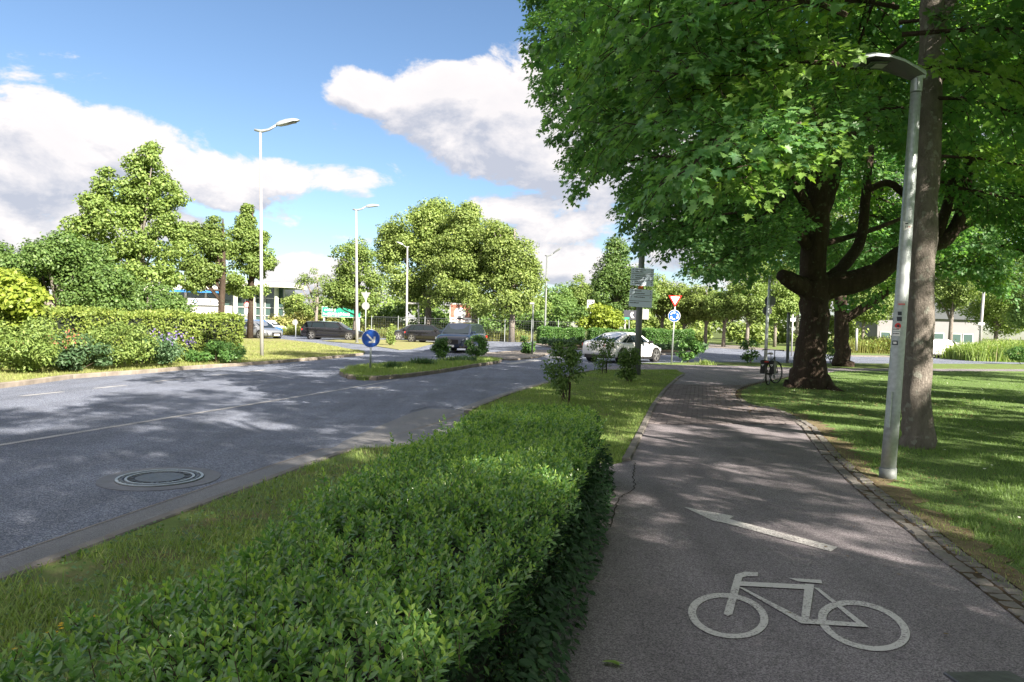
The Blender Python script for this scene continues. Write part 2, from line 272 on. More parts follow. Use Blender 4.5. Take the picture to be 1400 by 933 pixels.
# ------------------------------------------------------------------ object helpers
def link(name, me, mats, parent=None, smooth=False):
    o = bpy.data.objects.new(name, me); COL.objects.link(o)
    for m in (mats if isinstance(mats, (list, tuple)) else [mats]): me.materials.append(MT[m] if isinstance(m, str) else m)
    if parent: o.parent = parent
    if smooth: me.polygons.foreach_set('use_smooth', [True] * len(me.polygons))
    return o
def tag(o, label=None, cat=None, group=None, kind=None):
    if label: o['label'] = label
    if cat: o['category'] = cat
    if group: o['group'] = group
    if kind: o['kind'] = kind
    return o
def thing(name, label, cat, loc=(0, 0, 0), rz=0, group=None):
    o = bpy.data.objects.new(name, None); COL.objects.link(o); o.empty_display_size = .3
    o.location = loc; o.rotation_euler = (0, 0, rz); return tag(o, label, cat, group)
class MB:
    def __init__(s): s.v = []; s.f = []; s.m = []
    def add(s, vs, fs, mi=0):
        k = len(s.v); s.v += [tuple(v) for v in vs]; s.f += [tuple(i + k for i in f) for f in fs]; s.m += [mi] * len(fs); return s
    def box(s, c, d, rot=None, mi=0, bev=0):
        x, y, z = d[0] / 2, d[1] / 2, d[2] / 2; c = Vector(c)
        if bev > 0:
            vs = []
            for sz, k in ((-1, 0), (1, bev)):
                vs += [(-x + k, -y + k, sz * z), (x - k, -y + k, sz * z), (x - k, y - k, sz * z), (-x + k, y - k, sz * z)]
            # body up to the bevel, then the smaller top
            vs = [(-x, -y, -z), (x, -y, -z), (x, y, -z), (-x, y, -z), (-x, -y, z - bev), (x, -y, z - bev), (x, y, z - bev), (-x, y, z - bev),
                  (-x + bev, -y + bev, z), (x - bev, -y + bev, z), (x - bev, y - bev, z), (-x + bev, y - bev, z)]
            fs = [(0, 3, 2, 1), (0, 1, 5, 4), (1, 2, 6, 5), (2, 3, 7, 6), (3, 0, 4, 7), (4, 5, 9, 8), (5, 6, 10, 9), (6, 7, 11, 10), (7, 4, 8, 11), (8, 9, 10, 11)]
        else:
            vs = [(sx * x, sy * y, sz * z) for sx in (-1, 1) for sy in (-1, 1) for sz in (-1, 1)]
            fs = [(0, 1, 3, 2), (4, 6, 7, 5), (0, 4, 5, 1), (2, 3, 7, 6), (0, 2, 6, 4), (1, 5, 7, 3)]
        if rot is not None: vs = [rot @ Vector(v) for v in vs]
        return s.add([Vector(v) + c for v in vs], fs, mi)
    def tube(s, pts, rad, n=8, mi=0, cap=True, noise=0.0, up=None):
        pts = [Vector(p) for p in pts]
        if not hasattr(rad, '__len__'): rad = [rad] * len(pts)
        k0 = len(s.v); prev = None
        for i, p in enumerate(pts):
            t = (pts[min(i + 1, len(pts) - 1)] - pts[max(i - 1, 0)])
            if t.length < 1e-9: t = Vector((0, 0, 1))
            t.normalize()
            if prev is None:
                a = Vector((1, 0, 0)) if abs(t.x) < .9 else Vector((0, 1, 0)); x = (a - t * a.dot(t)).normalized()
            else: x = (prev - t * prev.dot(t)).normalized()
            prev = x; y = t.cross(x)
            for j in range(n):
                a = 2 * math.pi * j / n; r = rad[i] * (1 + (random.uniform(-noise, noise) if noise else 0))
                s.v.append(tuple(p + (x * math.cos(a) + y * math.sin(a)) * r))
        for i in range(len(pts) - 1):
            for j in range(n):
                a = k0 + i * n + j; b = k0 + i * n + (j + 1) % n; s.f.append((a, b, b + n, a + n)); s.m.append(mi)
        if cap:
            s.f.append(tuple(k0 + j for j in reversed(range(n)))); s.m.append(mi)
            s.f.append(tuple(k0 + (len(pts) - 1) * n + j for j in range(n))); s.m.append(mi)
        return s
    def cyl(s, c, r, h, n=20, mi=0, axis='Z', r2=None):
        c = Vector(c); d = {'X': Vector((1, 0, 0)), 'Y': Vector((0, 1, 0)), 'Z': Vector((0, 0, 1))}[axis] * h
        return s.tube([c - d / 2, c + d / 2], [r, r if r2 is None else r2], n, mi)
    def build(s, name, mats, parent=None, smooth=False):
        me = bpy.data.meshes.new(name); me.from_pydata(s.v, [], s.f)
        o = link(name, me, mats, parent, smooth)
        if any(s.m): me.polygons.foreach_set('material_index', s.m)
        me.update(); return o
def auto_smooth(o, ang=35):
    me = o.data; me.polygons.foreach_set('use_smooth', [True] * len(me.polygons))
    bm = bmesh.new(); bm.from_mesh(me)
    for e in bm.edges:
        if len(e.link_faces) == 2 and e.calc_face_angle(0) > R(ang): e.smooth = False
    bm.to_mesh(me); bm.free(); return o
def sheet(name, pts, z, mat, parent=None, kind='structure', depth=0.0):
    pts = [Vector((p[0], p[1], z)) for p in pts]
    # counter-clockwise
    A = sum(pts[i].x * pts[(i + 1) % len(pts)].y - pts[(i + 1) % len(pts)].x * pts[i].y for i in range(len(pts)))
    if A < 0: pts.reverse()
    n = len(pts); mb = MB(); mb.add(pts, [tuple(range(n))])
    if depth > 0:
        mb.v += [(p.x, p.y, z - depth) for p in pts]
        for i in range(n): mb.f.append((i, i + n, (i + 1) % n + n, (i + 1) % n)); mb.m.append(0)
    bm = bmesh.new(); me = bpy.data.meshes.new(name); me.from_pydata(mb.v, [], mb.f); bm.from_mesh(me)
    bmesh.ops.triangulate(bm, faces=[f for f in bm.faces if len(f.verts) > 4]); bm.to_mesh(me); bm.free()
    o = link(name, me, mat, parent)
    if kind and not parent: o['kind'] = kind
    return o
def resample(pts, step):
    pts = [Vector((p[0], p[1], 0)) for p in pts]; out = [pts[0].copy()]; d = 0
    for a, b in zip(pts, pts[1:]):
        L = (b - a).length; t = step - d
        while t <= L: out.append(a + (b - a) * (t / L)); t += step
        d = (d + L) % step if L + d >= step else d + L
    return out
def offset(pts, d):                         # to the right of travel for d > 0
    out = []
    for i, p in enumerate(pts):
        a = Vector(pts[max(i - 1, 0)][:2]); b = Vector(pts[min(i + 1, len(pts) - 1)][:2]); t = (b - a).normalized()
        out.append(Vector((p[0] + t.y * d, p[1] - t.x * d)))
    return out
def strip(name, line, d0, d1, z, mat, parent=None, kind='structure'):
    return sheet(name, offset(line, d0) + offset(line, d1)[::-1], z, mat, parent, kind)
def inside(P, poly):
    x, y = P[:, 0], P[:, 1]; r = np.zeros(len(P), bool); n = len(poly)
    for i in range(n):
        x0, y0 = poly[i][0], poly[i][1]; x1, y1 = poly[(i + 1) % n][0], poly[(i + 1) % n][1]
        if y0 == y1: continue
        c = ((y0 > y) != (y1 > y)) & (x < (x1 - x0) * (y - y0) / (y1 - y0) + x0); r ^= c
    return r
def norm(a): return a / np.maximum(np.linalg.norm(a, axis=1, keepdims=True), 1e-9)
def leaves_mesh(name, P, D, Nn, S, tv, tf, mi=None, bend=None):
    """one mesh with a copy of the template leaf at every point"""
    P = np.asarray(P, float); n = len(P); tv = np.asarray(tv, float); k = len(tv)
    y = norm(np.asarray(D, float)); z = np.asarray(Nn, float); z = norm(z - y * (z * y).sum(1, keepdims=True)); x = np.cross(y, z)
    S = np.asarray(S, float).reshape(n, 1, 1)
    V = P[:, None, :] + S * (x[:, None, :] * tv[None, :, 0:1] + y[:, None, :] * tv[None, :, 1:2] + z[:, None, :] * tv[None, :, 2:3])
    ls = np.array([i for f in tf for i in f]); lt = np.array([len(f) for f in tf]); st = np.concatenate(([0], np.cumsum(lt)[:-1]))
    nl = len(ls); me = bpy.data.meshes.new(name)
    me.vertices.add(n * k); me.vertices.foreach_set('co', V.astype(np.float32).ravel())
    me.loops.add(n * nl); me.loops.foreach_set('vertex_index', (ls[None, :] + (np.arange(n) * k)[:, None]).astype(np.int32).ravel())
    me.polygons.add(n * len(tf)); me.polygons.foreach_set('loop_start', (st[None, :] + (np.arange(n) * nl)[:, None]).astype(np.int32).ravel())
    me.polygons.foreach_set('loop_total', np.tile(lt, n).astype(np.int32))
    if mi is not None: me.polygons.foreach_set('material_index', np.repeat(np.asarray(mi), len(tf)).astype(np.int32))
    me.update(calc_edges=True); return me

_half = [(.0, .0, 0), (.20, -.10, .03), (.17, .06, .02), (.52, .10, .07), (.33, .27, .04), (.56, .56, .06), (.25, .50, .03), (.17, .74, .0), (0, 1.0, -.06)]
MAPLE_V = _half + [(-a, b, c) for a, b, c in _half[1:-1]]
MAPLE_F = [(0, 1, 2, 3, 4, 5, 6, 7, 8), (0, 8, 15, 14, 13, 12, 11, 10, 9)]
LEAF_V = [(0, 0, 0), (.17, .22, .035), (.21, .55, .045), (.0, 1.0, -.03), (-.21, .55, .045), (-.17, .22, .035)]
LEAF_F = [(0, 1, 2, 3), (0, 3, 4, 5)]
CLUMP_V = [(0, 0, 0), (.38, .35, .10), (.05, 1.0, -.05), (-.36, .5, .12)]
CLUMP_F = [(0, 1, 2), (0, 2, 3)]
BLADE_V = [(-.05, 0, 0), (.05, 0, 0), (.035, .55, .10), (-.035, .55, .10), (0, 1, .34)]
BLADE_F = [(0, 1, 2, 3), (3, 2, 4)]
TRI_V = [(-.07, 0, 0), (.07, 0, 0), (0, 1, .2)]
TRI_F = [(0, 1, 2)]

# ------------------------------------------------------------------ the ground and the roads
ZR = -0.03
ground = sheet('ground', [(-2500, -400), (2500, -400), (2500, 3500), (-2500, 3500)], -0.14, 'far')
def P(l, z=0.0): return [g(a, b, z).to_2d() for a, b in l]
near_kerb = [Vector((-9.5, -22)), Vector((-5.05, -4)), ] + P([(0, 786), (200, 713), (400, 640), (480, 612)]) 
kerb_cross = P([(480, 612), (540, 593), (600, 575), (634, 563)])
near_kerb2 = P([(634, 563), (683, 543), (731, 528), (748, 524), (775, 515), (800, 508), (825, 505.5)])
far_kerb = [Vector((-19.5, -22)), Vector((-14.4, 0))] + P([(0, 530), (103, 516), (206, 509), (270, 503), (360, 497.5), (401, 494), (450, 490), (498, 485)])
path_left = [Vector((-3.6, -8)), Vector((-1.1, 0)), ] + P([(735, 933), (795, 750), (812, 680), (826, 638), (862, 630)]) 
path_left2 = P([(862, 630), (880, 592), (896, 556), (911.5, 533.5), (929, 517), (937, 512)])
path_right = [Vector((4.6, -8)), Vector((3.25, 0)), Vector((3.0, 3.4))] + P([(1400, 854), (1314, 786), (1277, 760), (1241, 727), (1204, 699), (1159, 659), (1124, 624), (1104, 597), (1095, 584), (1078, 573), (1062, 565.5), (1044, 558), (1023, 555.8), (1008, 552), (1000, 545), (998, 540), (1000.5, 534), (1009.5, 529), (1023, 525), (1044, 520.5), (1075, 515)])
# the asphalt: one wide sheet under verges and islands
road = sheet('road', [(-19.5, -22), (-9.5, -22), (-4.6, -4)] + P([(0, 790), (640, 565), (760, 524), (830, 508)], ZR) + P([(880, 499), (1120, 502), (1400, 502)], ZR) +
             [(90, 48), (140, 60), (150, 105), (60, 96), (0, 96), (-60, 110), (-80, 90), (-30, 45), (-14, 24), (-16, 0)], ZR, 'road')
# gutter of smooth asphalt beside the near kerb
strip('gutter', near_kerb, 0.03, -0.34, ZR + .004, 'smooth')
strip('gutter', kerb_cross + near_kerb2[1:], 0.03, -0.28, ZR + .004, 'smooth')
crossing = sheet('crossing_apron', P([(440, 621), (470, 601), (520, 580), (561, 563.5), (586, 557), (615, 558), (634, 563), (600, 575), (540, 593), (480, 612)]), ZR + .008, 'smooth')
# verges
hedge_far_end = [Vector((-.55, 8.0)), Vector((1.0, 8.15))]
verge_near = sheet('verge', [p for p in offset(near_kerb, .10)] + [g(540, 611).to_2d(), g(600, 601).to_2d(), Vector((-.5, 7.9)), Vector((.9, 8.0))] + path_left[:-1][::-1], 0, 'grassg', depth=.14)
far_verge2 = offset(near_kerb2, .10) + P([(817, 506), (860, 505.5), (925, 507), (937, 511)]) + offset(path_left2[::-1], .10) + P([(850, 633), (735, 627), (690, 590), (640, 568)])
verge2 = sheet('verge', far_verge2, 0, 'grassg', depth=.14)
link_path = sheet('footpath', P([(480, 613), (540, 594), (600, 577), (634, 566)]) + [(1.75, 9.6), (1.75, 7.4), (-.6, 7.4)] + P([(600, 602), (560, 613)]), -.015, 'smooth', depth=.1)
path = sheet('path', path_left + path_left2[1:] + P([(925, 507), (860, 505.5), (817, 506), (835, 501), (870, 498.5), (1000, 500), (1110, 503.5), (1400, 505)]) + [(60, 42), (60, 38.5)] + P([(1400, 507.5), (1150, 507)]) + path_right[::-1], 0, 'path', depth=.13)
# thin verge between footpath and ring road
sheet('verge', P([(870, 498.3), (880, 496.5), (1000, 495.5), (1110, 497), (1400, 498)]) + [(62, 47), (62, 42.5)] + P([(1400, 504.6), (1110, 503), (1000, 499.6)]), .004, 'grassg', depth=.14)
# the lawn on the right
lawn_poly = offset(path_right, .30)[1:] + P([(1150, 507.6), (1400, 508.2)]) + [(60, 38), (90, 10), (60, -30), (5, -30)]
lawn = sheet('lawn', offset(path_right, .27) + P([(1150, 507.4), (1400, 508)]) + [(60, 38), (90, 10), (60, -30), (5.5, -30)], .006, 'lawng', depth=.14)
dl = resample(path_right[2:14], .13)
sheet('dry_strip', offset(dl, .25) + [Vector(p) + Vector((random.uniform(-.10, .16), random.uniform(-.08, .08))) for p in offset(dl, .46)][::-1], .012, 'dry')
# the left verge behind the far kerb
left_poly = offset(far_kerb, -.12) + P([(499, 482), (470, 477), (430, 470), (380, 464), (345, 461)]) + [(-26, 62), (-70, 95), (-90, 60), (-60, -22)]
left_verge = sheet('verge', left_poly, .05, 'vergeg', depth=.14)
sheet('verge', P([(440, 466), (500, 471), (545, 478), (563, 477), (600, 468), (560, 465.5), (480, 463.5)]), .0, 'vergeg', depth=.14)
# beyond the ring road
far_strip = P([(560, 459), (640, 463.5), (711, 466.5), (735, 465), (960, 476), (1000, 477), (1060, 480)]) 
sheet('verge', P([(345, 458), (420, 456), (520, 457.5), (640, 463), (711, 466), (735, 466)]) + [(5, 130), (-70, 140)], .0, 'grassg', depth=.14)
sheet('pavement', P([(960, 475), (1060, 479), (1160, 487), (1400, 491)]) + [(70, 62), (90, 70), (90, 76)] + P([(1400, 486), (1160, 482), (1060, 474), (960, 471)]), .0, 'pavement', depth=.14)
sheet('verge', P([(1060, 478), (1135, 485), (1400, 489.5)]) + [(72, 64), (150, 110), (80, 160), (10, 130)] + P([(900, 465), (1000, 472)]), .012, 'grassg', depth=.14)
# central island of the roundabout
isl = P([(728, 471), (760, 476), (808, 479.5), (860, 483), (900, 485), (930, 484.5), (960, 480), (968, 476), (960, 472), (900, 468), (820, 465), (740, 466)])
sheet('roundabout_island', isl, .05, 'pavement', depth=.19)
sheet('planting_bed', [(p + (Vector((11, 62)) - p) * .1) for p in isl], .07, 'soil', depth=.05)

# kerbs: every stone a part
KS = {}
def kerb_line(name, line, step, w, h, z, mat, maxn=300, side=1, skip=0):
    base = strip(name, line, -.005 * side, (w + .01) * side, z - h + .004, 'joint')
    pts = resample(line, step); n = 0
    key = (step, w, h, mat)
    for a, b in zip(pts, pts[1:]):
        mid = (a + b) / 2; ang = math.atan2(b.y - a.y, b.x - a.x)
        if proj((mid.x, mid.y, 0))[2] < 1.2 and mid.y < 1: continue
        L = (b - a).length
        if key not in KS:
            mb = MB(); mb.box((0, 0, 0), (step - .012, w, h), bev=.012); o = mb.build('kerb_stone', mat); KS[key] = o.data
        else:
            o = bpy.data.objects.new('kerb_stone', KS[key]); COL.objects.link(o)
        o.parent = base; nx = Vector((math.sin(ang), -math.cos(ang))) * (w / 2 * side)
        o.location = (mid.x + nx.x, mid.y + nx.y, z - h / 2 + random.uniform(-.004, .004)); o.rotation_euler = (random.uniform(-.01, .01), 0, ang + random.uniform(-.006, .006)); n += 1
    return base
kerb_line('kerb', near_kerb, 1.0, .10, .15, .012, 'kerb_dark')
kerb_line('kerb', kerb_cross, 1.0, .10, .10, -.018, 'kerb')
kerb_line('kerb', near_kerb2, 1.0, .10, .15, .03, 'kerb_dark')
kerb_line('kerb', far_kerb, 1.0, .14, .17, .075, 'kerb', side=-1)
kerb_line('path_edging', path_left2, 1.0, .10, .12, .03, 'kerb_dark', side=-1)
kerb_line('path_edging', P([(752, 925), (778, 850)]), .78, .10, .12, .03, 'kerb_dark', side=-1)
# traffic island
isl2 = P([(464, 511), (470, 515), (485, 518.5), (500, 519.5), (550, 516), (600, 509.5), (650, 501), (681, 496.5), (688, 493), (672, 491), (620, 493), (560, 497.5), (500, 502.5), (475, 506), (464, 511), (470, 515), (480, 517.5)])
ip = isl2[:-3]; ip = offset([ip[-1]] + ip + [ip[0]], -.10)[1:-1]
sheet('traffic_island', ip, .06, 'grassg', depth=.17)
kb = kerb_line('kerb', isl2, .9, .13, .18, .085, 'kerb', side=-1)
isl3 = P([(640, 490), (700, 492.5), (735, 489), (760, 481), (745, 479), (700, 481), (655, 484), (640, 490)])
sheet('traffic_island', offset(isl3, -.08)[:-1], .02, 'pavement', depth=.16)
kerb_line('kerb', isl3, 1.2, .13, .15, .04, 'kerb', side=-1)

# bed of clay pavers across the path
def pavers():
    pv_poly = P([(888, 578), (913, 532), (921, 526.5), (960, 526.5), (1012, 528)]) + [p for p in path_right if 11.4 < p.y < 20.6 and p.x < 6.3][::-1] + []
    pv_poly = P([(885.5, 580), (897, 557), (912, 534), (919, 526.5), (1014, 527.5), (1002, 534), (999.5, 540), (1001.5, 545), (1009, 551), (1023, 554.5), (1043, 556.5), (1060, 564), (1075, 571.5), (1090, 580)])
    base = sheet('paver_bed', pv_poly, .004, 'joint')
    d = (pv_poly[2] - pv_poly[0]).normalized(); s = Vector((d.y, -d.x)); o0 = pv_poly[0]
    mb = MB(); mb.box((0, 0, 0), (.184, .084, .05), bev=.006)
    cells = []
    for i in range(-3, 32):
        for j in range(-10, 110):
            c = o0 + s * (i * .20 + (.1 if j % 2 else 0)) + d * (j * .10)
            cells.append(c)
    A = np.array([(c.x, c.y) for c in cells]); ok = inside(A, pv_poly)
    ang = math.atan2(s.y, s.x); cells = sorted([tuple(a) for a in A[ok]], key=lambda c: c[0] ** 2 + c[1] ** 2)
    first = None; rest = MB()
    for k, c in enumerate(cells):
        z = .0 - .010 + random.uniform(-.004, .004)
        if k < 300:
            if first is None: o = mb.build('paver', 'paver'); first = o
            else: o = bpy.data.objects.new('paver', first.data); COL.objects.link(o)
            o.parent = base; o.location = (c[0], c[1], z - .001); o.rotation_euler = (random.uniform(-.02, .02), random.uniform(-.02, .02), ang + random.uniform(-.02, .02))
        else:
            rest.box((c[0], c[1], z), (.184, .084, .05), Matrix.Rotation(ang + random.uniform(-.02, .02), 3, 'Z'), bev=.006)
    o = rest.build('pavers', 'paver', base); o['kind'] = 'stuff'
pavers()
def cobbles():
    line = path_right[2:]; base = strip('cobble_edging', line, .0, .27, .004, 'soil')
    variants = []
    for v in range(4):
        bm = bmesh.new(); bmesh.ops.create_cube(bm, size=1)
        for vt in bm.verts: vt.co.x *= .118; vt.co.y *= .118; vt.co.z *= .08; vt.co += Vector((random.uniform(-.008, .008), random.uniform(-.008, .008), random.uniform(-.004, .004)))
        bmesh.ops.bevel(bm, geom=[e for e in bm.edges], offset=.014, segments=1, affect='EDGES')
        me = bpy.data.meshes.new('cobble_stone'); bm.to_mesh(me); bm.free(); me.materials.append(MT['cobble']); variants.append(me)
    pts = resample(line, .131); n = 0
    for row in (0, 1):
        op = offset(pts, .065 + row * .131)
        for i, p in enumerate(op[:-1]):
            if n >= 300: break
            q = op[i + 1]; 
            if row == 1 and i > 118: continue
            mid = (Vector(p) + Vector(q)) / 2; ang = math.atan2(q[1] - p[1], q[0] - p[0])
            o = bpy.data.objects.new('cobble_stone', random.choice(variants)); COL.objects.link(o); o.parent = base; n += 1
            o.location = (mid.x, mid.y, -.028 + random.uniform(-.008, .008)); o.rotation_euler = (random.uniform(-.07, .07), random.uniform(-.07, .07), ang + random.choice((0, R(90), R(180))) + random.uniform(-.09, .09))
            o.scale = (random.uniform(.93, 1.08),) * 2 + (1,)
cobbles()

# ------------------------------------------------------------------ painted markings
def ribbon(line, w, z):
    a = offset(line, -w / 2); b = offset(line, w / 2); n = len(line)
    vs = [(p[0], p[1], z) for p in a] + [(p[0], p[1], z) for p in b]
    return vs, [(i + n, i + n + 1, i + 1, i) for i in range(n - 1)]
cl = P([(0, 609), (200, 576.5), (400, 544), (460, 534), (545, 519.5)], ZR)
cl = [cl[0] + (cl[0] - cl[1]).normalized() * 14] + cl
mb = MB(); mb.add(*ribbon(cl, .11, ZR + .004)); mb.build('lane_line', 'paintw')['kind'] = 'structure'
dash_px = [((28, 542), (86, 536)), ((128, 531.5), (172, 527)), ((212, 522), (251, 518)), ((290, 513.5), (312, 512)), ((333, 509.5), (362, 506)), ((395, 498.5), (412, 496.5))]
for a, b in dash_px:
    mb = MB(); mb.add(*ribbon([g(*a, ZR).to_2d(), g(*b, ZR).to_2d()], .12, ZR + .004)); mb.build('lane_dash', 'paintw')['kind'] = 'structure'
for q in [[(742, 488), (800, 482), (806, 484.5), (750, 491)], [(690, 497.5), (735, 491), (740, 493), (700, 499)], [(500, 531), (520, 529), (522, 530), (502, 532)]]:
    sheet('painted_bar', P(q, ZR), ZR + .005, 'paintw')
def bicycle_marking():
    # traced on the path at its own size; one flat thermoplastic symbol
    z = .005; base = thing('bicycle_marking', 'pale painted bicycle symbol on the dark path in the foreground', 'road marking')
    base['kind'] = 'structure'
    G = lambda x, y: g(x, y).to_2d()
    def ring(name, cx, cy, rx, ry, w, tilt):
        out = []; inn = []
        for k in range(48):
            a = 2 * math.pi * k / 48
            for r_, l in ((1, out), (w, inn)):
                x = rx * r_ * math.cos(a); y = ry * r_ * math.sin(a)
                l.append(G(cx + x * math.cos(tilt) - y * math.sin(tilt), cy + x * math.sin(tilt) + y * math.cos(tilt)))
        mb = MB(); mb.add([(p.x, p.y, z) for p in out + inn], [(k, k + 48, (k + 1) % 48 + 48, (k + 1) % 48) for k in range(48)])
        o = mb.build(name, 'paint', base); flip(o)
    def bar(name, pts, dz=0):
        mb = MB(); q = [G(*p) for p in pts]
        A = sum(q[i].x * q[(i + 1) % len(q)].y - q[(i + 1) % len(q)].x * q[i].y for i in range(len(q)))
        if A < 0: q.reverse()
        mb.add([(p.x, p.y, z + dz) for p in q], [tuple(range(len(q)))]); mb.build(name, 'paint', base)
    def flip(o):
        bm = bmesh.new(); bm.from_mesh(o.data); bmesh.ops.recalc_face_normals(bm, faces=bm.faces[:])
        if bm.faces[:][0].normal.z < 0: bmesh.ops.reverse_faces(bm, faces=bm.faces[:])
        bm.to_mesh(o.data); bm.free()
    S = .4855
    C = lambda *l: [(780 + a * S, 480 + b * S) for a, b in l]
    ring('painted_wheel', 780 + 444 * S, 480 + 748 * S, 114 * S, 63 * S, .80, R(8))
    ring('painted_wheel', 780 + 826 * S, 480 + 776 * S, 133 * S, 66 * S, .81, R(14))
    bar('painted_fork', C((431, 744), (464, 632), (492, 624), (528, 626), (528, 637), (496, 637), (484, 640), (456, 744), (443, 749)), .001)
    bar('painted_top_tube', C((478, 652), (660, 661), (664, 674), (474, 664)), .002)
    bar('painted_down_tube', C((473, 668), (486, 670), (652, 754), (648, 770)), .002)
    bar('painted_seat_tube', C((660, 658), (686, 660), (672, 758), (648, 770)), .001)
    bar('painted_saddle', C((614, 642), (706, 648), (709, 658), (640, 652)), .0025)
    bar('painted_stay', C((684, 668), (700, 672), (842, 782), (818, 780)), .002)
    bar('painted_chain_stay', C((650, 757), (818, 770), (842, 782), (648, 771)), .003)
bicycle_marking()
o = sheet('arrow_marking', P([(935, 694), (1004, 706.5), (997, 710.5), (1145, 749), (1136, 755), (985, 714.5), (976, 713.5)]), .005, 'paint')

def cracks():
    for nm_, px_, w_ in (('path_crack', [(868, 633), (866, 650), (868, 668), (846, 682), (840, 700), (836, 722)], .012), ('path_seam', [(885, 581.5), (940, 580.5), (1000, 580), (1060, 580.5), (1090, 581)], .02), ('path_seam', [(919, 525.8), (960, 526), (1013, 526.5)], .03),
                          ):
        l = resample(P(px_), .06); l = [Vector((p.x + random.uniform(-.012, .012), p.y + random.uniform(-.012, .012))) for p in l]
        mb = MB(); mb.add(*ribbon(l, w_, .004)); mb.build(nm_, 'joint')['kind'] = 'structure'
    l = resample(P([(561, 563.5), (586, 557), (615, 558), (634, 563)], ZR), .1); mb = MB(); mb.add(*ribbon(l, .02, ZR + .012)); mb.build('road_seam', 'joint')['kind'] = 'structure'
    l = resample(offset(near_kerb, -.345), .2); mb = MB(); mb.add(*ribbon(l, .018, ZR + .008)); mb.build('gutter_seam', 'kerb')['kind'] = 'structure'
cracks()
# ------------------------------------------------------------------ manhole on the road
def manhole():
    c = g(219, 654.5, ZR); t = thing('manhole_cover', 'round ribbed manhole cover set in the near lane', 'manhole cover', (c.x, c.y, ZR)); k = .40
    t['kind'] = 'structure'
    def annulus(name, r0, r1, z, mat, n=48, h=.004):
        mb = MB()
        vs = [(r * math.cos(2 * math.pi * j / n), r * math.sin(2 * math.pi * j / n), zz) for r, zz in ((r1, 0), (r1, z), (r0, z), (r0, 0)) for j in range(n)]
        fs = [(q * n + j, q * n + (j + 1) % n, (q + 1) * n + (j + 1) % n, (q + 1) * n + j) for q in range(3) for j in range(n)]
        mb.add(vs, fs); return mb.build(name, mat, t)
    mb = MB(); mb.cyl((0, 0, .002), .56, .008, 48); mb.build('concrete_surround', 'concrete', t)
    mb = MB(); mb.cyl((0, 0, .004), .405, .010, 48); mb.build('recess', 'black', t)
    annulus('outer_frame', .375, .40, .018, 'galv'); annulus('frame_ring', .335, .36, .016, 'iron'); annulus('inner_frame', .295, .318, .018, 'galv')
    mb = MB(); mb.cyl((0, 0, .006), .225, .018, 40); mb.build('cover_plate', 'iron', t)
    mb = MB()
    for j in range(36):
        a = 2 * math.pi * j / 36
        if j % 3: mb.box((.262 * math.cos(a), .262 * math.sin(a), .009), (.04, .022, .014), Matrix.Rotation(a, 3, 'Z'))
    mb.build('grip_studs', 'iron', t)
    mb = MB()
    for j in range(24):
        a = 2 * math.pi * j / 24; mb.box((.365 * math.cos(a), .365 * math.sin(a), .008), (.05, .01, .016), Matrix.Rotation(a, 3, 'Z'))
    mb.build('frame_ribs', 'galv', t)
manhole()
mb = MB(); q = g(1368, 943); mb.box((q.x, q.y, .004), (.34, .3, .02), Matrix.Rotation(.1, 3, 'Z'), bev=.004); mb.build('drain_lid', 'iron')['kind'] = 'structure'

# ------------------------------------------------------------------ grass
def blades(name, poly, dens, hmin, hmax, mat, z=0.0, maxd=40, ref=5.0, power=1.6, coarse=False, mind=0, clump=.5, frustum=True):
    poly = [Vector((p[0], p[1])) for p in poly]
    xs = [p.x for p in poly]; ys = [p.y for p in poly]
    x0, x1, y0, y1 = max(min(xs), -30), min(max(xs), 40), max(min(ys), .5), min(max(ys), maxd)
    Ps = []
    y = y0
    while y < y1:
        step = .5 if y < 10 else 2
        dd = dens * min(1, (ref / max(y, ref)) ** power); n = int(dd * (x1 - x0) * step)
        if n: Ps.append(np.stack([RS.uniform(x0, x1, n), RS.uniform(y, min(y + step, y1), n)], 1))
        y += step
    A = np.concatenate(Ps)
    if frustum: A = A[(np.abs(A[:, 0]) < A[:, 1] * .78 + 1.2)]
    A = A[inside(A, poly)]
    nz = np.sin(A[:, 0] * 2.3 + 1.7 * np.sin(A[:, 1] * 1.9)) * np.sin(A[:, 1] * 2.7 + 1.3 * np.sin(A[:, 0] * 3.1)) + .5 * np.sin(A[:, 0] * 7.1 + A[:, 1] * 5.3)
    A = A[RS.uniform(-1, 1, len(A)) < nz * clump + (1.15 - clump)]
    n = len(A); Y = A[:, 1]
    th = RS.uniform(0, 2 * math.pi, n); lean = RS.uniform(.1, .75, n)
    D = np.stack([np.cos(th) * lean, np.sin(th) * lean, np.ones(n)], 1); Nn = np.stack([np.cos(th), np.sin(th), -lean * 0 + .01], 1)
    S = RS.uniform(hmin, hmax, n) * (1 + .0 * Y)
    nv = np.sin(A[:, 0] * 2.3 + 1.7 * np.sin(A[:, 1] * 1.9)) * .25 + 1
    S = S * nv; Pz = np.stack([A[:, 0], A[:, 1], np.full(n, z)], 1)
    tv, tf = (TRI_V, TRI_F) if coarse else (BLADE_V, BLADE_F)
    me = leaves_mesh(name, Pz, D, Nn, S, tv, tf)
    o = link(name, me, mat); o['kind'] = 'stuff'; tag(o, None, None); return o
near_grass_poly = offset(near_kerb, .13)[1:] + [g(560, 612).to_2d(), Vector((-.5, 8.0)), Vector((-.3, 7.2)), Vector((-.9, 4.2)), Vector((-1.25, 1.8)), Vector((-1.5, 0))]
o = blades('verge_grass', near_grass_poly, 5200, .025, .075, 'grass', maxd=10, ref=3.5, power=1.1, clump=.95)
tag(o, 'short patchy green grass between kerb and near hedge', 'grass')
o = blades('verge_grass', far_verge2, 2400, .03, .075, 'grass', maxd=36, ref=9, power=1.3, coarse=True, clump=.25)
tag(o, 'sunny mown grass between road and path beyond the hedge', 'grass')
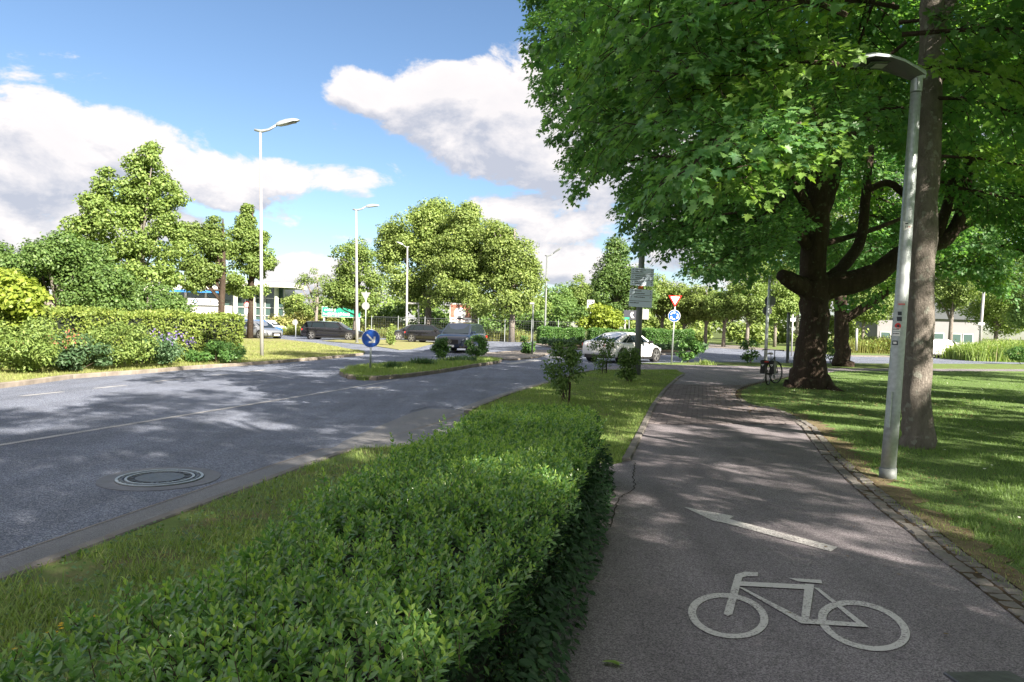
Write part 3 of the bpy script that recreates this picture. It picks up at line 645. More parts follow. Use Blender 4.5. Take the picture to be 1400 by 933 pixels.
o = blades('lawn_grass', offset(path_right, .50)[3:] + P([(1150, 508), (1400, 508.6)]) + [(40, 37), (9, 5)], 2600, .03, .07, 'lawn', maxd=38, ref=6, power=1.55, coarse=True, clump=.15)
tag(o, 'shaded green lawn on the right under the maples', 'grass')
o = blades('edge_grass', offset(path_right, .16)[3:] + offset(path_right, .75)[3:][::-1], 1500, .02, .05, 'grass', maxd=30, ref=6, power=1.2, clump=.6)
tag(o, 'sparse straggly grass along the cobble edging', 'grass')
o = blades('verge_grass', [p for p in left_poly if p[1] > -1][:12] + [Vector((-22, 50)), Vector((-22, 15))], 500, .04, .10, 'verge_sun', z=.05, maxd=50, ref=18, power=1.2, coarse=True, clump=.2, frustum=True)
tag(o, 'sunlit grass verge in front of the far left hedge', 'grass')
o = blades('island_grass', isl2[:-3], 900, .05, .14, 'grass', z=.06, maxd=45, ref=30, power=1, coarse=True, clump=.3)
tag(o, 'grass growing on the kerbed traffic island', 'grass')
def scatter_flat(name, poly, n, size, mat, tv, tf, zz=.05, tilt=.3, yr=None, label=None, cat=None):
    poly = [Vector((p[0], p[1])) for p in poly]; xs = [p.x for p in poly]; ys = [p.y for p in poly]
    A = np.stack([RS.uniform(max(min(xs), -25), min(max(xs), 30), n * 12), RS.uniform(max(min(ys), 1), min(max(ys), yr or 60), n * 12)], 1)
    A = A[inside(A, poly)][:n]; n = len(A)
    th = RS.uniform(0, 6.28, n); D = np.stack([np.cos(th), np.sin(th), RS.uniform(-tilt, tilt, n)], 1); Nn = np.stack([RS.normal(0, tilt, n), RS.normal(0, tilt, n), np.ones(n)], 1)
    o = link(name, leaves_mesh(name, np.stack([A[:, 0], A[:, 1], np.full(n, zz)], 1), D, Nn, RS.uniform(.7, 1.2, n) * size, tv, tf), mat); o['kind'] = 'stuff'
    tag(o, label, cat); return o
OCT_V = [(.5 * math.cos(k * math.pi / 4), .5 * math.sin(k * math.pi / 4), .05) for k in range(8)]; OCT_F = [tuple(range(8))]
scatter_flat('daisies', offset(path_right, .8)[3:] + P([(1150, 508), (1400, 508)]) + [(30, 30), (9, 6)], 420, .030, 'white_petal', OCT_V, OCT_F, .075, label='tiny white daisies dotted over the shaded lawn', cat='daisies', yr=26)
scatter_flat('leaf_litter', offset(path_right, .1)[2:12] + offset(path_right, 1.1)[2:12][::-1], 900, .035, 'brown', LEAF_V, LEAF_F, .022, label='dry brown litter along the right edge of the path', cat='leaf litter')
scatter_flat('leaf_litter', path_left[1:] + path_right[::-1], 70, .03, 'brown', LEAF_V, LEAF_F, .010, .1, label='few small dry scraps scattered on the path', cat='leaf litter', yr=16)
scatter_flat('leaf_litter', [(4, 14), (9, 14), (12, 19), (11, 22.5), (5.6, 20)], 900, .06, 'brown', LEAF_V, LEAF_F, .03, label='dry brown litter round the foot of the big maple', cat='leaf litter')
scatter_flat('leaf_litter', near_grass_poly, 2600, .035, 'brown', [(-.08, 0, 0), (.08, 0, 0), (.05, 1, .1), (-.05, 1, .1)], [(0, 1, 2, 3)], .016, .25, label='dry straw and clippings between the short grass beside the near kerb', cat='straw', yr=9)
scatter_flat('clover', near_grass_poly, 3800, .022, 'shrub', OCT_V, OCT_F, .03, .5, label='clover patches in the grass beside the near kerb', cat='clover', yr=8)
scatter_flat('leaf_litter', offset(path_right, .8)[3:] + P([(1150, 508), (1400, 508)]) + [(30, 30), (9, 6)], 260, .05, 'brown', LEAF_V, LEAF_F, .07, .3, label='scattered dead leaves on the shaded lawn', cat='leaf litter', yr=24)
def yellow_flowers():
    pts = []
    for px, py in [(82, 856), (84, 860), (66, 866), (76, 865), (90, 872), (82, 880), (20, 888), (84, 853), (130, 843)]:
        p = g(px, py, .16); pts.append((p.x, p.y, .16))
    n = len(pts); P0 = np.repeat(np.array(pts), 6, 0); th = np.tile(np.arange(6) * math.pi / 3, n)
    D = np.stack([np.cos(th), np.sin(th), .3 + 0 * th], 1); Nn = np.tile([0, 0, 1.], (n * 6, 1))
    o = link('yellow_flowers', leaves_mesh('yellow_flowers', P0, D, Nn, np.full(n * 6, .014), LEAF_V, LEAF_F), 'orange'); o['kind'] = 'stuff'
    mb = MB()
    for p in pts: mb.tube([(p[0], p[1], 0), p], .0015, 4)
    s = mb.build('stems', 'shrub', o); s['kind'] = 'stuff'
    tag(o, 'small yellow flowers in the grass at lower left beside the hedge', 'flowers')
yellow_flowers()
o = link('fallen_leaf', leaves_mesh('fallen_leaf', [g(822, 908) + Vector((0, 0, .012)), g(848, 914) + Vector((0, 0, .015))], [(1, -.2, .05), (-.9, .5, .1)], [(0, .2, 1), (.2, 0, 1)], [.11, .07], LEAF_V, LEAF_F), 'hedge_tip')
tag(o, 'curled bright green leaf lying on the path beside the hedge', 'leaf')

# ------------------------------------------------------------------ hedges
def ell_noise(p): return math.sin(p[0] * 3.1 + p[1] * 1.3) * .5 + math.sin(p[1] * 4.7 - p[0] * 2.2 + p[2] * 3) * .5
def near_hedge():
    t = thing('clipped_hedge', 'long clipped privet hedge running beside the path in the foreground', 'hedge', (0, 0, 0))
    L = [(-1.75, -2.0), (-1.42, 0), (-1.24, 1.87), (-1.10, 2.4), (-.90, 4.2), (-.30, 7.2), (-.12, 7.95)]
    Rr = [(-1.2, -2.0), (-.70, 0), (-.20, 1.72), (.20, 3.3), (.62, 5.4), (.90, 7.0), (.98, 7.95)]
    def edge(E, y):
        for (x0, y0), (x1, y1) in zip(E, E[1:]):
            if y <= y1: return x0 + (x1 - x0) * max(0, (y - y0)) / (y1 - y0)
        return E[-1][0]
    H = .74
    # dark inner mass
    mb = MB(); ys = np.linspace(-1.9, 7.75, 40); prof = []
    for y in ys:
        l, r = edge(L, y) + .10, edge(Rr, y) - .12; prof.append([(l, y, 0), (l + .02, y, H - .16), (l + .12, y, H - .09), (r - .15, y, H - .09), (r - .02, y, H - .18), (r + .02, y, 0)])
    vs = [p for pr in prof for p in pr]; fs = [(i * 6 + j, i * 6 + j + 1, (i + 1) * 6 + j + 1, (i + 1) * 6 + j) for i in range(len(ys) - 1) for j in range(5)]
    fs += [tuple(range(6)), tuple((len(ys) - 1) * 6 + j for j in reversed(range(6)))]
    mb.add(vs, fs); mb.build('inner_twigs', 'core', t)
    Pp = []; Dd = []; Nl = []; Ss = []; Mi = []; stems = MB()
    n = 12000
    for k in range(n):
        y = .3 + 7.6 * (random.random() ** .8) if k > 300 else random.uniform(-1.5, .5)
        l, r = edge(L, y), edge(Rr, y); u = random.random()
        if u < .60: b = Vector((random.uniform(l + .02, r - .02), y, H - .10 + .03 * ell_noise((y * .9, y, 1)))); nrm = Vector((0, 0, 1)); b.z -= .10 * max(0, (b.x - (r - .22)) / .22) ** 2
        elif u < .90: zz = random.uniform(.03, H - .08); b = Vector((r - .12 + .04 * ell_noise((y * 2, zz * 5, 2)), y, zz)); nrm = Vector((1, -.15, .35))
        elif u < .95 and y < 7.9: zz = random.uniform(.1, H - .08); b = Vector((l + .08, y, zz)); nrm = Vector((-1, 0, .3))
        else: l, r = -.15, .95; b = Vector((random.uniform(l, r), 7.86, random.uniform(.05, H - .08))); nrm = Vector((.2, 1, .4))
        side = nrm.z < .9
        d = (nrm + Vector((random.gauss(0, .45), random.gauss(0, .45), random.gauss(0, .2) + (.25 if not side else .1)))).normalized()
        ln = random.uniform(.07, .15) * (random.uniform(1.2, 1.55) if (random.random() < .08 and not side) else 1)
        if side: ln *= .6
        m = max(3, int(ln / .0165)); a0 = random.uniform(0, 6.28)
        ax = d.orthogonal().normalized(); ay = d.cross(ax)
        if k % 3 == 0 and y < 4.5: stems.tube([b, b + d * ln], .0014, 3, cap=False)
        for i in range(m):
            f = (i + .5) / m; p = b + d * ln * f
            sz = random.uniform(.026, .043) * (1.0 - .45 * max(0, f - .7) / .3)
            for q in (0, 1):
                a = a0 + i * 1.57 + q * math.pi + random.uniform(-.3, .3)
                rad = ax * math.cos(a) + ay * math.sin(a); w = .95 - .6 * f ** 2
                D = (rad * w + d * (.28 + .52 * f) + Vector((random.gauss(0, .12), random.gauss(0, .12), random.gauss(0, .12))))
                nn = d * 1.0 - rad * .25 + Vector((random.gauss(0, .25), random.gauss(0, .25), random.gauss(0, .25)))
                Pp.append(p); Dd.append(D); Nl.append(nn); Ss.append(sz)
                Mi.append(1 if (f > .72 and random.random() < (.75 if y > 4.5 else .5) and not side) else (2 if side and nrm.x > .5 and random.random() < .96 - b.z * .25 else 0))  # path-side shade and a far-end sun patch put into the leaf colours
    # ivy low on the path side
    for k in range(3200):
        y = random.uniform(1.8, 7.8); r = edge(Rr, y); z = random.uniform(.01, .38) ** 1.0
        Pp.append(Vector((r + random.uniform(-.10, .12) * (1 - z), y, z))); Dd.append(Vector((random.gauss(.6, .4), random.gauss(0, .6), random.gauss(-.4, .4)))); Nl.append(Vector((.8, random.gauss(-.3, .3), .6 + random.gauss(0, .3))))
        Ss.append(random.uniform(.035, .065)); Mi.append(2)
    stems.build('stems', 'twig', t)['kind'] = 'stuff'
    A = np.array([tuple(p) for p in Pp]); D = np.array([tuple(p) for p in Dd]); Nn = np.array([tuple(p) for p in Nl]); S = np.array(Ss); Mi = np.array(Mi)
    pj = np.array([proj(p) for p in A]); vis = (pj[:, 0] > 0) & (pj[:, 0] < 1400) & (pj[:, 1] < 933) & (pj[:, 2] > .2) & (A[:, 2] > H - .1) & (Mi < 2)
    # the largest-showing leaves as parts of their own
    cand = np.where(vis)[0]; cand = cand[np.argsort(pj[cand, 2] - S[cand] * 20)][:300]
    rest = np.ones(len(A), bool); rest[cand] = False
    me = leaves_mesh('leaves', A[rest], D[rest], Nn[rest], S[rest], LEAF_V, LEAF_F, Mi[rest])
    o = link('leaves', me, ['hedge', 'hedge_tip', 'ivy_shade'], t); o['kind'] = 'stuff'
    base = []
    for mt in ('hedge', 'hedge_tip'):
        m = leaves_mesh('leaf', [(0, 0, 0)], [(0, 1, 0)], [(0, 0, 1)], [1], LEAF_V, LEAF_F); m.materials.append(MT[mt]); base.append(m)
    for i in cand:
        y = Vector(D[i]).normalized(); z = Vector(Nn[i]); z = (z - y * z.dot(y)).normalized(); x = y.cross(z); s = S[i]
        o = bpy.data.objects.new('leaf', base[min(1, Mi[i])]); COL.objects.link(o); o.parent = t
        o.matrix_world = Matrix(((x.x * s, y.x * s, z.x * s, A[i][0]), (x.y * s, y.y * s, z.y * s, A[i][1]), (x.z * s, y.z * s, z.z * s, A[i][2]), (0, 0, 0, 1)))
near_hedge()

def blob_leaves(blobs, n, size, flat=.0, up=.45, jitter=.5, shell=.35):
    """leaf clumps over a set of ellipsoids (cx,cy,cz,rx,ry,rz)"""
    B = np.array(blobs, float); area = (B[:, 3] * B[:, 5] + B[:, 4] * B[:, 5] + B[:, 3] * B[:, 4]); w = area / area.sum()
    idx = RS.choice(len(B), n, p=w); d = norm(RS.normal(0, 1, (n, 3))); b = B[idx]
    rr = 1 - shell * RS.uniform(0, 1, (n, 1)) ** 1.5
    lump = 1 + .22 * np.sin(d[:, :1] * 5 + b[:, :1] * 3) * np.sin(d[:, 2:3] * 6 + b[:, 1:2] * 2) + np.abs(RS.normal(0, .10, (n, 1)))
    Pn = b[:, :3] + d * b[:, 3:] * rr * lump
    nrm = norm(d / b[:, 3:])
    D = norm(np.cross(nrm, RS.normal(0, 1, (n, 3))) + nrm * .35 + np.array([0, 0, -.25]))
    Nn = nrm * (1 - up) + np.array([0, 0, up]) + RS.normal(0, jitter, (n, 3)) * .6
    return Pn, D, Nn, RS.uniform(.6, 1.25, n) * size
def subblobs(cx, cy, cz, rx, ry, rz, n, r, seed=0, zmin=-1e9):
    rs = np.random.RandomState(seed); out = []; n = int(n * 1.7); r = r * .74
    for k in range(n):
        d = rs.normal(0, 1, 3); d /= np.linalg.norm(d); q = rs.uniform(.35, 1) ** .5
        s = min(r, .48 * rx) * rs.uniform(.6, 1.3)
        z = max(cz + d[2] * rz * q * .9, zmin)
        out.append((cx + d[0] * rx * q * .88, cy + d[1] * ry * q * .88, z, s * 1.2, s * 1.2, s * .8))
    return out

def box_hedge(name, label, a, b, width, h, mat, n, size, z=0.0, extra=None, cat='hedge', group=None):
    n = int(n * 2.2); size = size * .66
    a = Vector((a[0], a[1])); b = Vector((b[0], b[1])); d = b - a; L = d.length; d.normalize(); s = Vector((d.y, -d.x))
    t = thing(name, label, cat, (a.x, a.y, z), math.atan2(d.y, d.x), group)
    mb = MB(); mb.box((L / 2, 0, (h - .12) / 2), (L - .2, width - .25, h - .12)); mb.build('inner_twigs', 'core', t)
    u = RS.uniform(0, 1, n); X = RS.uniform(0, L, n); Pn = np.zeros((n, 3)); Nn = np.zeros((n, 3))
    top = u < .4; fr = (u >= .4) & (u < .72); bk = (u >= .72) & (u < .88); en = u >= .88
    Pn[:, 0] = X; Pn[:, 1] = RS.uniform(-width / 2, width / 2, n); Pn[:, 2] = RS.uniform(.02, h, n)
    Pn[top, 2] = h; Nn[top] = (0, 0, 1); Pn[fr, 1] = -width / 2; Nn[fr] = (0, -1, .35); Pn[bk, 1] = width / 2; Nn[bk] = (0, 1, .35)
    e2 = en & (RS.uniform(0, 1, n) < .5); Pn[en, 0] = L; Nn[en] = (1, 0, .3); Pn[e2, 0] = 0; Nn[e2] = (-1, 0, .3)
    bulge = np.sin(Pn[:, 0] * 2.1) * .06 + np.sin(Pn[:, 0] * 5.3 + Pn[:, 2] * 4) * .05
    Pn += Nn * (bulge[:, None] + RS.normal(-.05, .05, (n, 1)))
    D = norm(Nn * .5 + RS.normal(0, .6, (n, 3)) + np.array([0, 0, .2])); N2 = Nn + RS.normal(0, .45, (n, 3))
    o = link('foliage', leaves_mesh('foliage', Pn, D, N2, RS.uniform(.6, 1.2, n) * size, CLUMP_V, CLUMP_F), mat, t)
    o['kind'] = 'stuff'; return t
hA = g(-60, 512).to_2d(); hB = g(338, 495).to_2d()
hd = (hB - hA).normalized(); hn = Vector((-hd.y, hd.x))
lh = box_hedge('long_hedge', 'long sunlit yellow green hedge behind the far left kerb', hA - hd * 9 + hn * 1.15, hB + hn * 1.0, 1.5, 1.62, 'hedge_sun', 26000, .13)
def bush(name, label, blobs, n, size, mat, stem=None, cat='shrub', group=None, loc=None, stems=4, extra=None, up=.45, tmpl='leaf', shell=.6):
    B = np.array(blobs, float); cx, cy = B[:, 0].mean(), B[:, 1].mean()
    loc = loc or (cx, cy, 0); t = thing(name, label, cat, loc, 0, group)
    Pn, D, Nn, S = blob_leaves(blobs, n, size, up=up, shell=shell); Pn = Pn - np.array(loc)
    tv, tf = (LEAF_V, LEAF_F) if tmpl == 'leaf' else (CLUMP_V, CLUMP_F)
    o = link('foliage', leaves_mesh('foliage', Pn, D, Nn, S, tv, tf), mat, t); o['kind'] = 'stuff'
    mb = MB(); zt = B[:, 2].max() - loc[2]
    for k in range(stems):
        a = random.uniform(0, 6.28); b = B[random.randrange(len(B))]
        mb.tube([(random.uniform(-.05, .05), random.uniform(-.05, .05), 0), ((b[0] - loc[0]) * .5, (b[1] - loc[1]) * .5, (b[2] - loc[2]) * .55), (b[0] - loc[0], b[1] - loc[1], b[2] - loc[2])], [.008, .006, .003], 6)
    mb.build('stems', 'twig', t); return t
def pxblob(px, py, Y, rpx, rpy=None, ry=None):
    p = at(px, py, Y); r = rpx * Y / FPX; rz = (rpy or rpx) * Y / FPX; return (p.x, p.y, p.z, r, ry or r, rz)
# planting in front of the left hedge
bush('golden_bush', 'tall golden green bush at the left end of the long hedge', sum([subblobs(*pxblob(8, 410, 19.5, 44, 34), 16, .35, 5)], []) + [pxblob(20, 400, 19.5, 30, 22)], 5000, .16, 'yel', tmpl='c')
def front(px, py, w, h, Y): return pxblob(px, py, Y, w, h)
bush('perennial_clump', 'mid green leafy clump in the left corner before the long hedge', subblobs(*front(35, 470, 70, 36, 18.5), 22, .28, 1, .15), 6500, .10, 'tree_m')
bush('perennial_clump', 'grey green clump with red flower spikes before the long hedge', subblobs(*front(110, 484, 55, 26, 19.5), 18, .25, 2, .15), 5000, .09, 'bluegreen')
bush('perennial_clump', 'rounded mid green clump in the middle of the long hedge front', subblobs(*front(162, 468, 42, 30, 20.6), 16, .28, 3, .15), 4500, .10, 'tree_m')
bush('perennial_clump', 'low blue green clump below the purple flowers', subblobs(*front(215, 478, 36, 18, 21.8), 14, .25, 4, .15), 3500, .10, 'bluegreen')
bush('perennial_clump', 'low green mound near the right end of the long hedge', subblobs(*front(295, 482, 40, 13, 24.4), 14, .22, 5, .12), 3500, .09, 'shrub')
def flower_patch(name, label, pts, Y, n, spread, mat, size):
    P0 = []
    for k in range(n):
        px, py = random.choice(pts); p = at(px + random.gauss(0, spread), py + random.gauss(0, spread * .8), Y + random.gauss(0, .12)); P0.append(tuple(p))
    P0 = np.array(P0); o = link(name, leaves_mesh(name, P0, RS.normal(0, 1, (n, 3)), RS.normal(0, .6, (n, 3)) + np.array([.2, -.6, .6]), RS.uniform(.6, 1.3, n) * size, CLUMP_V, CLUMP_F), mat)
    o['kind'] = 'stuff'; tag(o, label, 'flowers')
flower_patch('red_flowers', 'red flower spikes in front of the long left hedge', [(64, 463), (70, 472), (88, 468), (94, 460), (98, 456), (112, 468), (90, 476), (22, 474)], 18.6, 110, 5, 'red', .055)
flower_patch('purple_flowers', 'purple flower cluster in front of the long left hedge', [(208, 458), (230, 463), (236, 460), (248, 458), (262, 468)], 20.9, 150, 5, 'purple', .06)

# ------------------------------------------------------------------ the near maples, bough by bough
def make_bough(seed, nl, L=2.6, Wd=1.7, size=.118, mat='maple'):
    rs = np.random.RandomState(seed); rnd = random.Random(seed)
    mb = MB(); pts = []
    main = [Vector((L * f, .12 * math.sin(f * 5 + seed), .22 * math.sin(f * 2.4) - .55 * f * f)) for f in np.linspace(0, .85, 6)]
    mb.tube(main, [.035, .028, .022, .016, .010, .005], 5)
    twigs = []
    for k in range(16):
        f = .12 + .8 * k / 15; i = min(4, int(f / .85 * 5)); b = main[i].lerp(main[min(5, i + 1)], (f / .85 * 5) % 1 if f < .85 else 1)
        s = 1 if k % 2 else -1; ln = Wd * .55 * (1 - abs(f - .45)) * rnd.uniform(.7, 1.2)
        e = b + Vector((ln * .65, s * ln, rnd.uniform(-.25, .25) - .2)); m_ = b.lerp(e, .5) + Vector((0, 0, .10)); mb.tube([b, m_, e], [.010, .007, .003], 4, cap=False); twigs.append((b, m_, e))
    for k in range(6):
        b = main[rnd.randrange(1, 5)]; e = b + Vector((rnd.uniform(.2, .7), rnd.uniform(-.4, .4), rnd.uniform(.25, .6))); mb.tube([b, e], [.008, .003], 4, cap=False); twigs.append((b, b.lerp(e, .5), e))
    P0 = []; D0 = []; N0 = []
    for k in range(nl):
        b, m_, e = twigs[rnd.randrange(len(twigs))]; f = rnd.random() ** .6
        p = b.lerp(m_, f * 2) if f < .5 else m_.lerp(e, f * 2 - 1)
        out = (e - b).normalized(); a = rnd.uniform(0, 6.28)
        pet = Vector((math.cos(a), math.sin(a), rnd.uniform(-.35, .45))) * rnd.uniform(.05, .17)
        p = p + pet + Vector((0, 0, rnd.gauss(0, .05)))
        D = pet.normalized() * .7 + out * .55 + Vector((0, 0, -.35 + rnd.gauss(0, .25)))
        N_ = Vector((rnd.gauss(0, .38), rnd.gauss(0, .38), 1.0)) + out * .25
        P0.append(tuple(p)); D0.append(tuple(D)); N0.append(tuple(N_))
    lm = leaves_mesh('leafy_bough', P0, D0, N0, rs.uniform(.5, 1.2, nl) * size, MAPLE_V, MAPLE_F)
    bm = bmesh.new(); bm.from_mesh(lm)
    wood = bpy.data.meshes.new('w'); wood.from_pydata(mb.v, [], mb.f); n0 = len(bm.faces); bm.from_mesh(wood); bm.faces.ensure_lookup_table()
    for f in bm.faces[n0:]: f.material_index = 1
    bm.to_mesh(lm); bm.free(); lm.materials.append(MT[mat]); lm.materials.append(MT['bark_dark']); return lm
BOUGH = [make_bough(s, 800) for s in range(6)]
BOUGH_L = [make_bough(20 + s, 720, mat='maple_b') for s in range(2)]
def put_bough(tree, p, dirv, scale=1.0, droop=0.0, roll=None, light=.06, meshes=None):
    me = random.choice(BOUGH_L) if random.random() < light else random.choice(meshes or BOUGH)
    o = bpy.data.objects.new('leafy_bough', me); COL.objects.link(o); o.parent = tree
    yaw = math.atan2(dirv[1], dirv[0]); s = scale
    m = Matrix.Rotation(yaw, 3, 'Z') @ Matrix.Rotation(droop, 3, 'Y') @ Matrix.Rotation(random.uniform(-.35, .35) if roll is None else roll, 3, 'X')
    o.rotation_euler = m.to_euler(); o.scale = (s, s, s)
    c = m @ Vector((1.3 * s, 0, -.1)); o.location = Vector(p) - c - tree.location
    return o
def crown(tree, c, rx, ry, rz, n, keep=None, zmin=3.2, shell=(.55, 1.0), scale=(.85, 1.25), light=.06, seed=0):
    rs = random.Random(seed); k = 0; tries = 0
    while k < n and tries < n * 60:
        tries += 1
        d = Vector((rs.gauss(0, 1), rs.gauss(0, 1), rs.gauss(0, 1))).normalized(); q = rs.uniform(*shell)
        if rs.random() < .25: q = rs.uniform(.2, 1)
        p = Vector((c[0] + d.x * rx * q, c[1] + d.y * ry * q, c[2] + d.z * rz * q))
        if p.z < zmin: continue
        s = rs.uniform(*scale)
        if keep and not keep(p, s): continue
        put_bough(tree, p, (d.x + rs.gauss(0, .35), d.y + rs.gauss(0, .35)), s, .15 - d.z * .35 + rs.gauss(0, .2), light=light); k += 1
    return k
# outline of the maples against the sky, in metres at their own distance: kept by looking where a bough would show
SIL = [(-400, 700), (0, 706), (60, 712), (110, 728), (150, 722), (185, 738), (232, 775), (246, 815), (290, 840), (340, 868), (375, 900)]
LOW = [(860, 335), (880, 362), (900, 368), (930, 352), (960, 378), (990, 392), (1030, 392), (1060, 380), (1090, 372), (1120, 385), (1240, 400), (1280, 425), (1330, 430), (1400, 430), (2500, 430)]
def lerp_tab(T, v):
    if v <= T[0][0]: return T[0][1]
    for (a, b), (c, d) in zip(T, T[1:]):
        if v <= c: return b + (d - b) * (v - a) / (c - a)
    return T[-1][1]
def keep_sil(p, s):
    px, py, w = proj(p)
    if w < 1: return True
    r = 1.25 * s * FPX / w; rv = .75 * s * FPX / w
    if py + rv < -250 or px - r > 1500: return True
    if px - r * .8 < lerp_tab(SIL, py + rv * .4): return False
    if py + rv > lerp_tab(LOW, px): return False
    return True
def free_view(p, s):                          # boughs of trees that stand beside or behind the camera stay out of the open view
    px, py, w = proj(p)
    if w < .5: return p.z > 3.6 or abs(p.x) > 3
    r = 1.5 * s * FPX / w
    if px + r < 0 or px - r > 1400 or py + r < 0: return True
    return keep_sil(p, s) and w > 5
def wood(tree, specs, mat, name='limb', noise=.05, n=10):
    first = True
    for spec in specs:
        pts = spec[0]; rad = spec[1]; nm = spec[2] if len(spec) > 2 else name
        # densify and jitter for an organic line
        P2 = []; R2 = []
        for i in range(len(pts) - 1):
            for f in (0, .33, .66):
                P2.append(Vector(pts[i]).lerp(Vector(pts[i + 1]), f)); R2.append(rad[i] + (rad[i + 1] - rad[i]) * f)
        P2.append(Vector(pts[-1])); R2.append(rad[-1])
        for _ in range(2):
            Q = [P2[0]] + [(P2[i - 1] + P2[i] * 2 + P2[i + 1]) / 4 for i in range(1, len(P2) - 1)] + [P2[-1]]; P2 = Q
        P3 = [p + Vector((random.gauss(0, 1), random.gauss(0, 1), random.gauss(0, .5))) * r * .07 for p, r in zip(P2, R2)]
        mb = MB(); mb.tube([p - tree.location for p in P3], R2, n, noise=noise); mb.build(nm, mat, tree, smooth=True)

# --- the big dark maple
bm_base = g(1106, 531)
big = thing('big_maple_tree', 'big old maple with thick dark trunk and heavy low limbs beside the bicycle', 'tree', (bm_base.x, bm_base.y, 0))
Yb = bm_base.y; A = lambda px, py, dy=0: at(px, py, Yb + dy)
k = Yb / FPX
trunk_pts = [bm_base + Vector((0, 0, -.15)), A(1105, 520), A(1107, 500), A(1111, 470), A(1114, 440), A(1114, 415), A(1114, 392), A(1112, 370)]
wood(big, [(trunk_pts, [33 * k, 26 * k, 21.5 * k, 19.5 * k, 18.5 * k, 19 * k, 21 * k, 16 * k], 'trunk'),
           ([A(1112, 385), A(1112, 350), A(1118, 305), A(1119, 265), A(1119, 235)], [17 * k, 17 * k, 16 * k, 15 * k, 17 * k]),
           ([A(1118, 300), A(1132, 262), A(1142, 235, .3), A(1146, 190, .5), A(1140, 120, .8), A(1150, 30, 1)], [12 * k, 11 * k, 9 * k, 7 * k, 5 * k, 3 * k]),
           ([A(1119, 255), A(1112, 200, -.5), A(1100, 120, -1), A(1110, 30, -1.4)], [11 * k, 8 * k, 6 * k, 3 * k]),
           ([A(1110, 398), A(1092, 390, -.2), A(1078, 382, -.4), A(1068, 376, -.5)], [17 * k, 12 * k, 11 * k, 8 * k]),
           ([A(1118, 400), A(1145, 388), A(1176, 385, -.3), A(1208, 366, -.5), A(1238, 340, -.7), A(1270, 338, -.8), A(1298, 328, -.8), A(1318, 290, -.6), A(1325, 220, -.3), A(1333, 150)], [17 * k, 17 * k, 15.5 * k, 13 * k, 10.5 * k, 9.5 * k, 9 * k, 7.5 * k, 6 * k, 4 * k]),
           ([A(1275, 338, -.8), A(1290, 300, -.6), A(1300, 262, -.3), A(1312, 200)], [9 * k, 7 * k, 6 * k, 4 * k]),
           ([A(1128, 385), A(1150, 368, .3), A(1170, 345, .6), A(1180, 318, .8), A(1184, 260, 1), A(1192, 200, 1.4)], [9 * k, 8 * k, 8 * k, 7 * k, 6.5 * k, 4 * k]),
           ([A(1120, 335), A(1160, 325, 1), A(1200, 312, 1.5), A(1240, 296, 2)], [5 * k, 4 * k, 3.5 * k, 2.5 * k]),
           ([A(1112, 350), A(1095, 325, -.3), A(1076, 303, -.6), A(1050, 285, -1)], [8 * k, 7 * k, 6 * k, 3 * k]),
           ([A(1184, 262, 1), A(1215, 245, .6), A(1238, 268, .4), A(1290, 300, .2)], [5 * k, 5 * k, 5 * k, 3 * k]),
           ([A(1116, 310), A(1060, 200, -1), A(960, 130, -2), A(860, 100, -3), A(780, 90, -3.4)], [7 * k, 5 * k, 4 * k, 3 * k, 2 * k]),
           ([A(1114, 330), A(1030, 300, -1), A(950, 280, -2), A(890, 290, -2.6)], [5 * k, 4 * k, 3 * k, 1.5 * k]),
           ([bm_base + Vector((.30, 0, .30)), g(1134, 533) + Vector((0, 0, .06)), g(1146, 535) + Vector((0, 0, -.02)), g(1165, 538) + Vector((0, 0, -.08))], [.26, .16, .09, .04], 'root'),
           ([A(1300, 320, -.8), A(1340, 300, -.6), A(1390, 270, 0)], [4 * k, 3 * k, 2 * k])], 'bark_dark', noise=.06, n=14)
def keep_big(p, s):
    if not keep_sil(p, s): return False
    px, py, w = proj(p)
    if 845 < px < 910 and py > 322: return False
    if 1080 < px < 1330 and 235 < py < 430 and p.y < Yb + 3: return False       # the limbs stay in sight
    return True
crown(big, (bm_base.x - .2, bm_base.y, 7.6), 8.6, 8.2, 6.2, 185, keep_big, 3.1, seed=3)
# edge boughs that draw the left outline
rs_ = random.Random(5); cnt = 0
for py in list(range(-60, 322, 21)):
    for dd in (0, 1):
        Y = rs_.uniform(15.5, 20.5); x = lerp_tab(SIL, py) + 1.0 * FPX / Y + rs_.uniform(0, 26) + dd * 45; p = at(x, py, Y)
        put_bough(big, p, (-1, rs_.uniform(-.6, .4)), rs_.uniform(.75, 1.0), rs_.uniform(.05, .4), light=0)
for px in range(918, 1090, 20):
    Y = rs_.uniform(15, 20); py = lerp_tab(LOW, px) - 34 - rs_.uniform(0, 20); put_bough(big, at(px, py, Y), (-1, rs_.uniform(-1, .4)), rs_.uniform(.7, .95), .25, light=0)

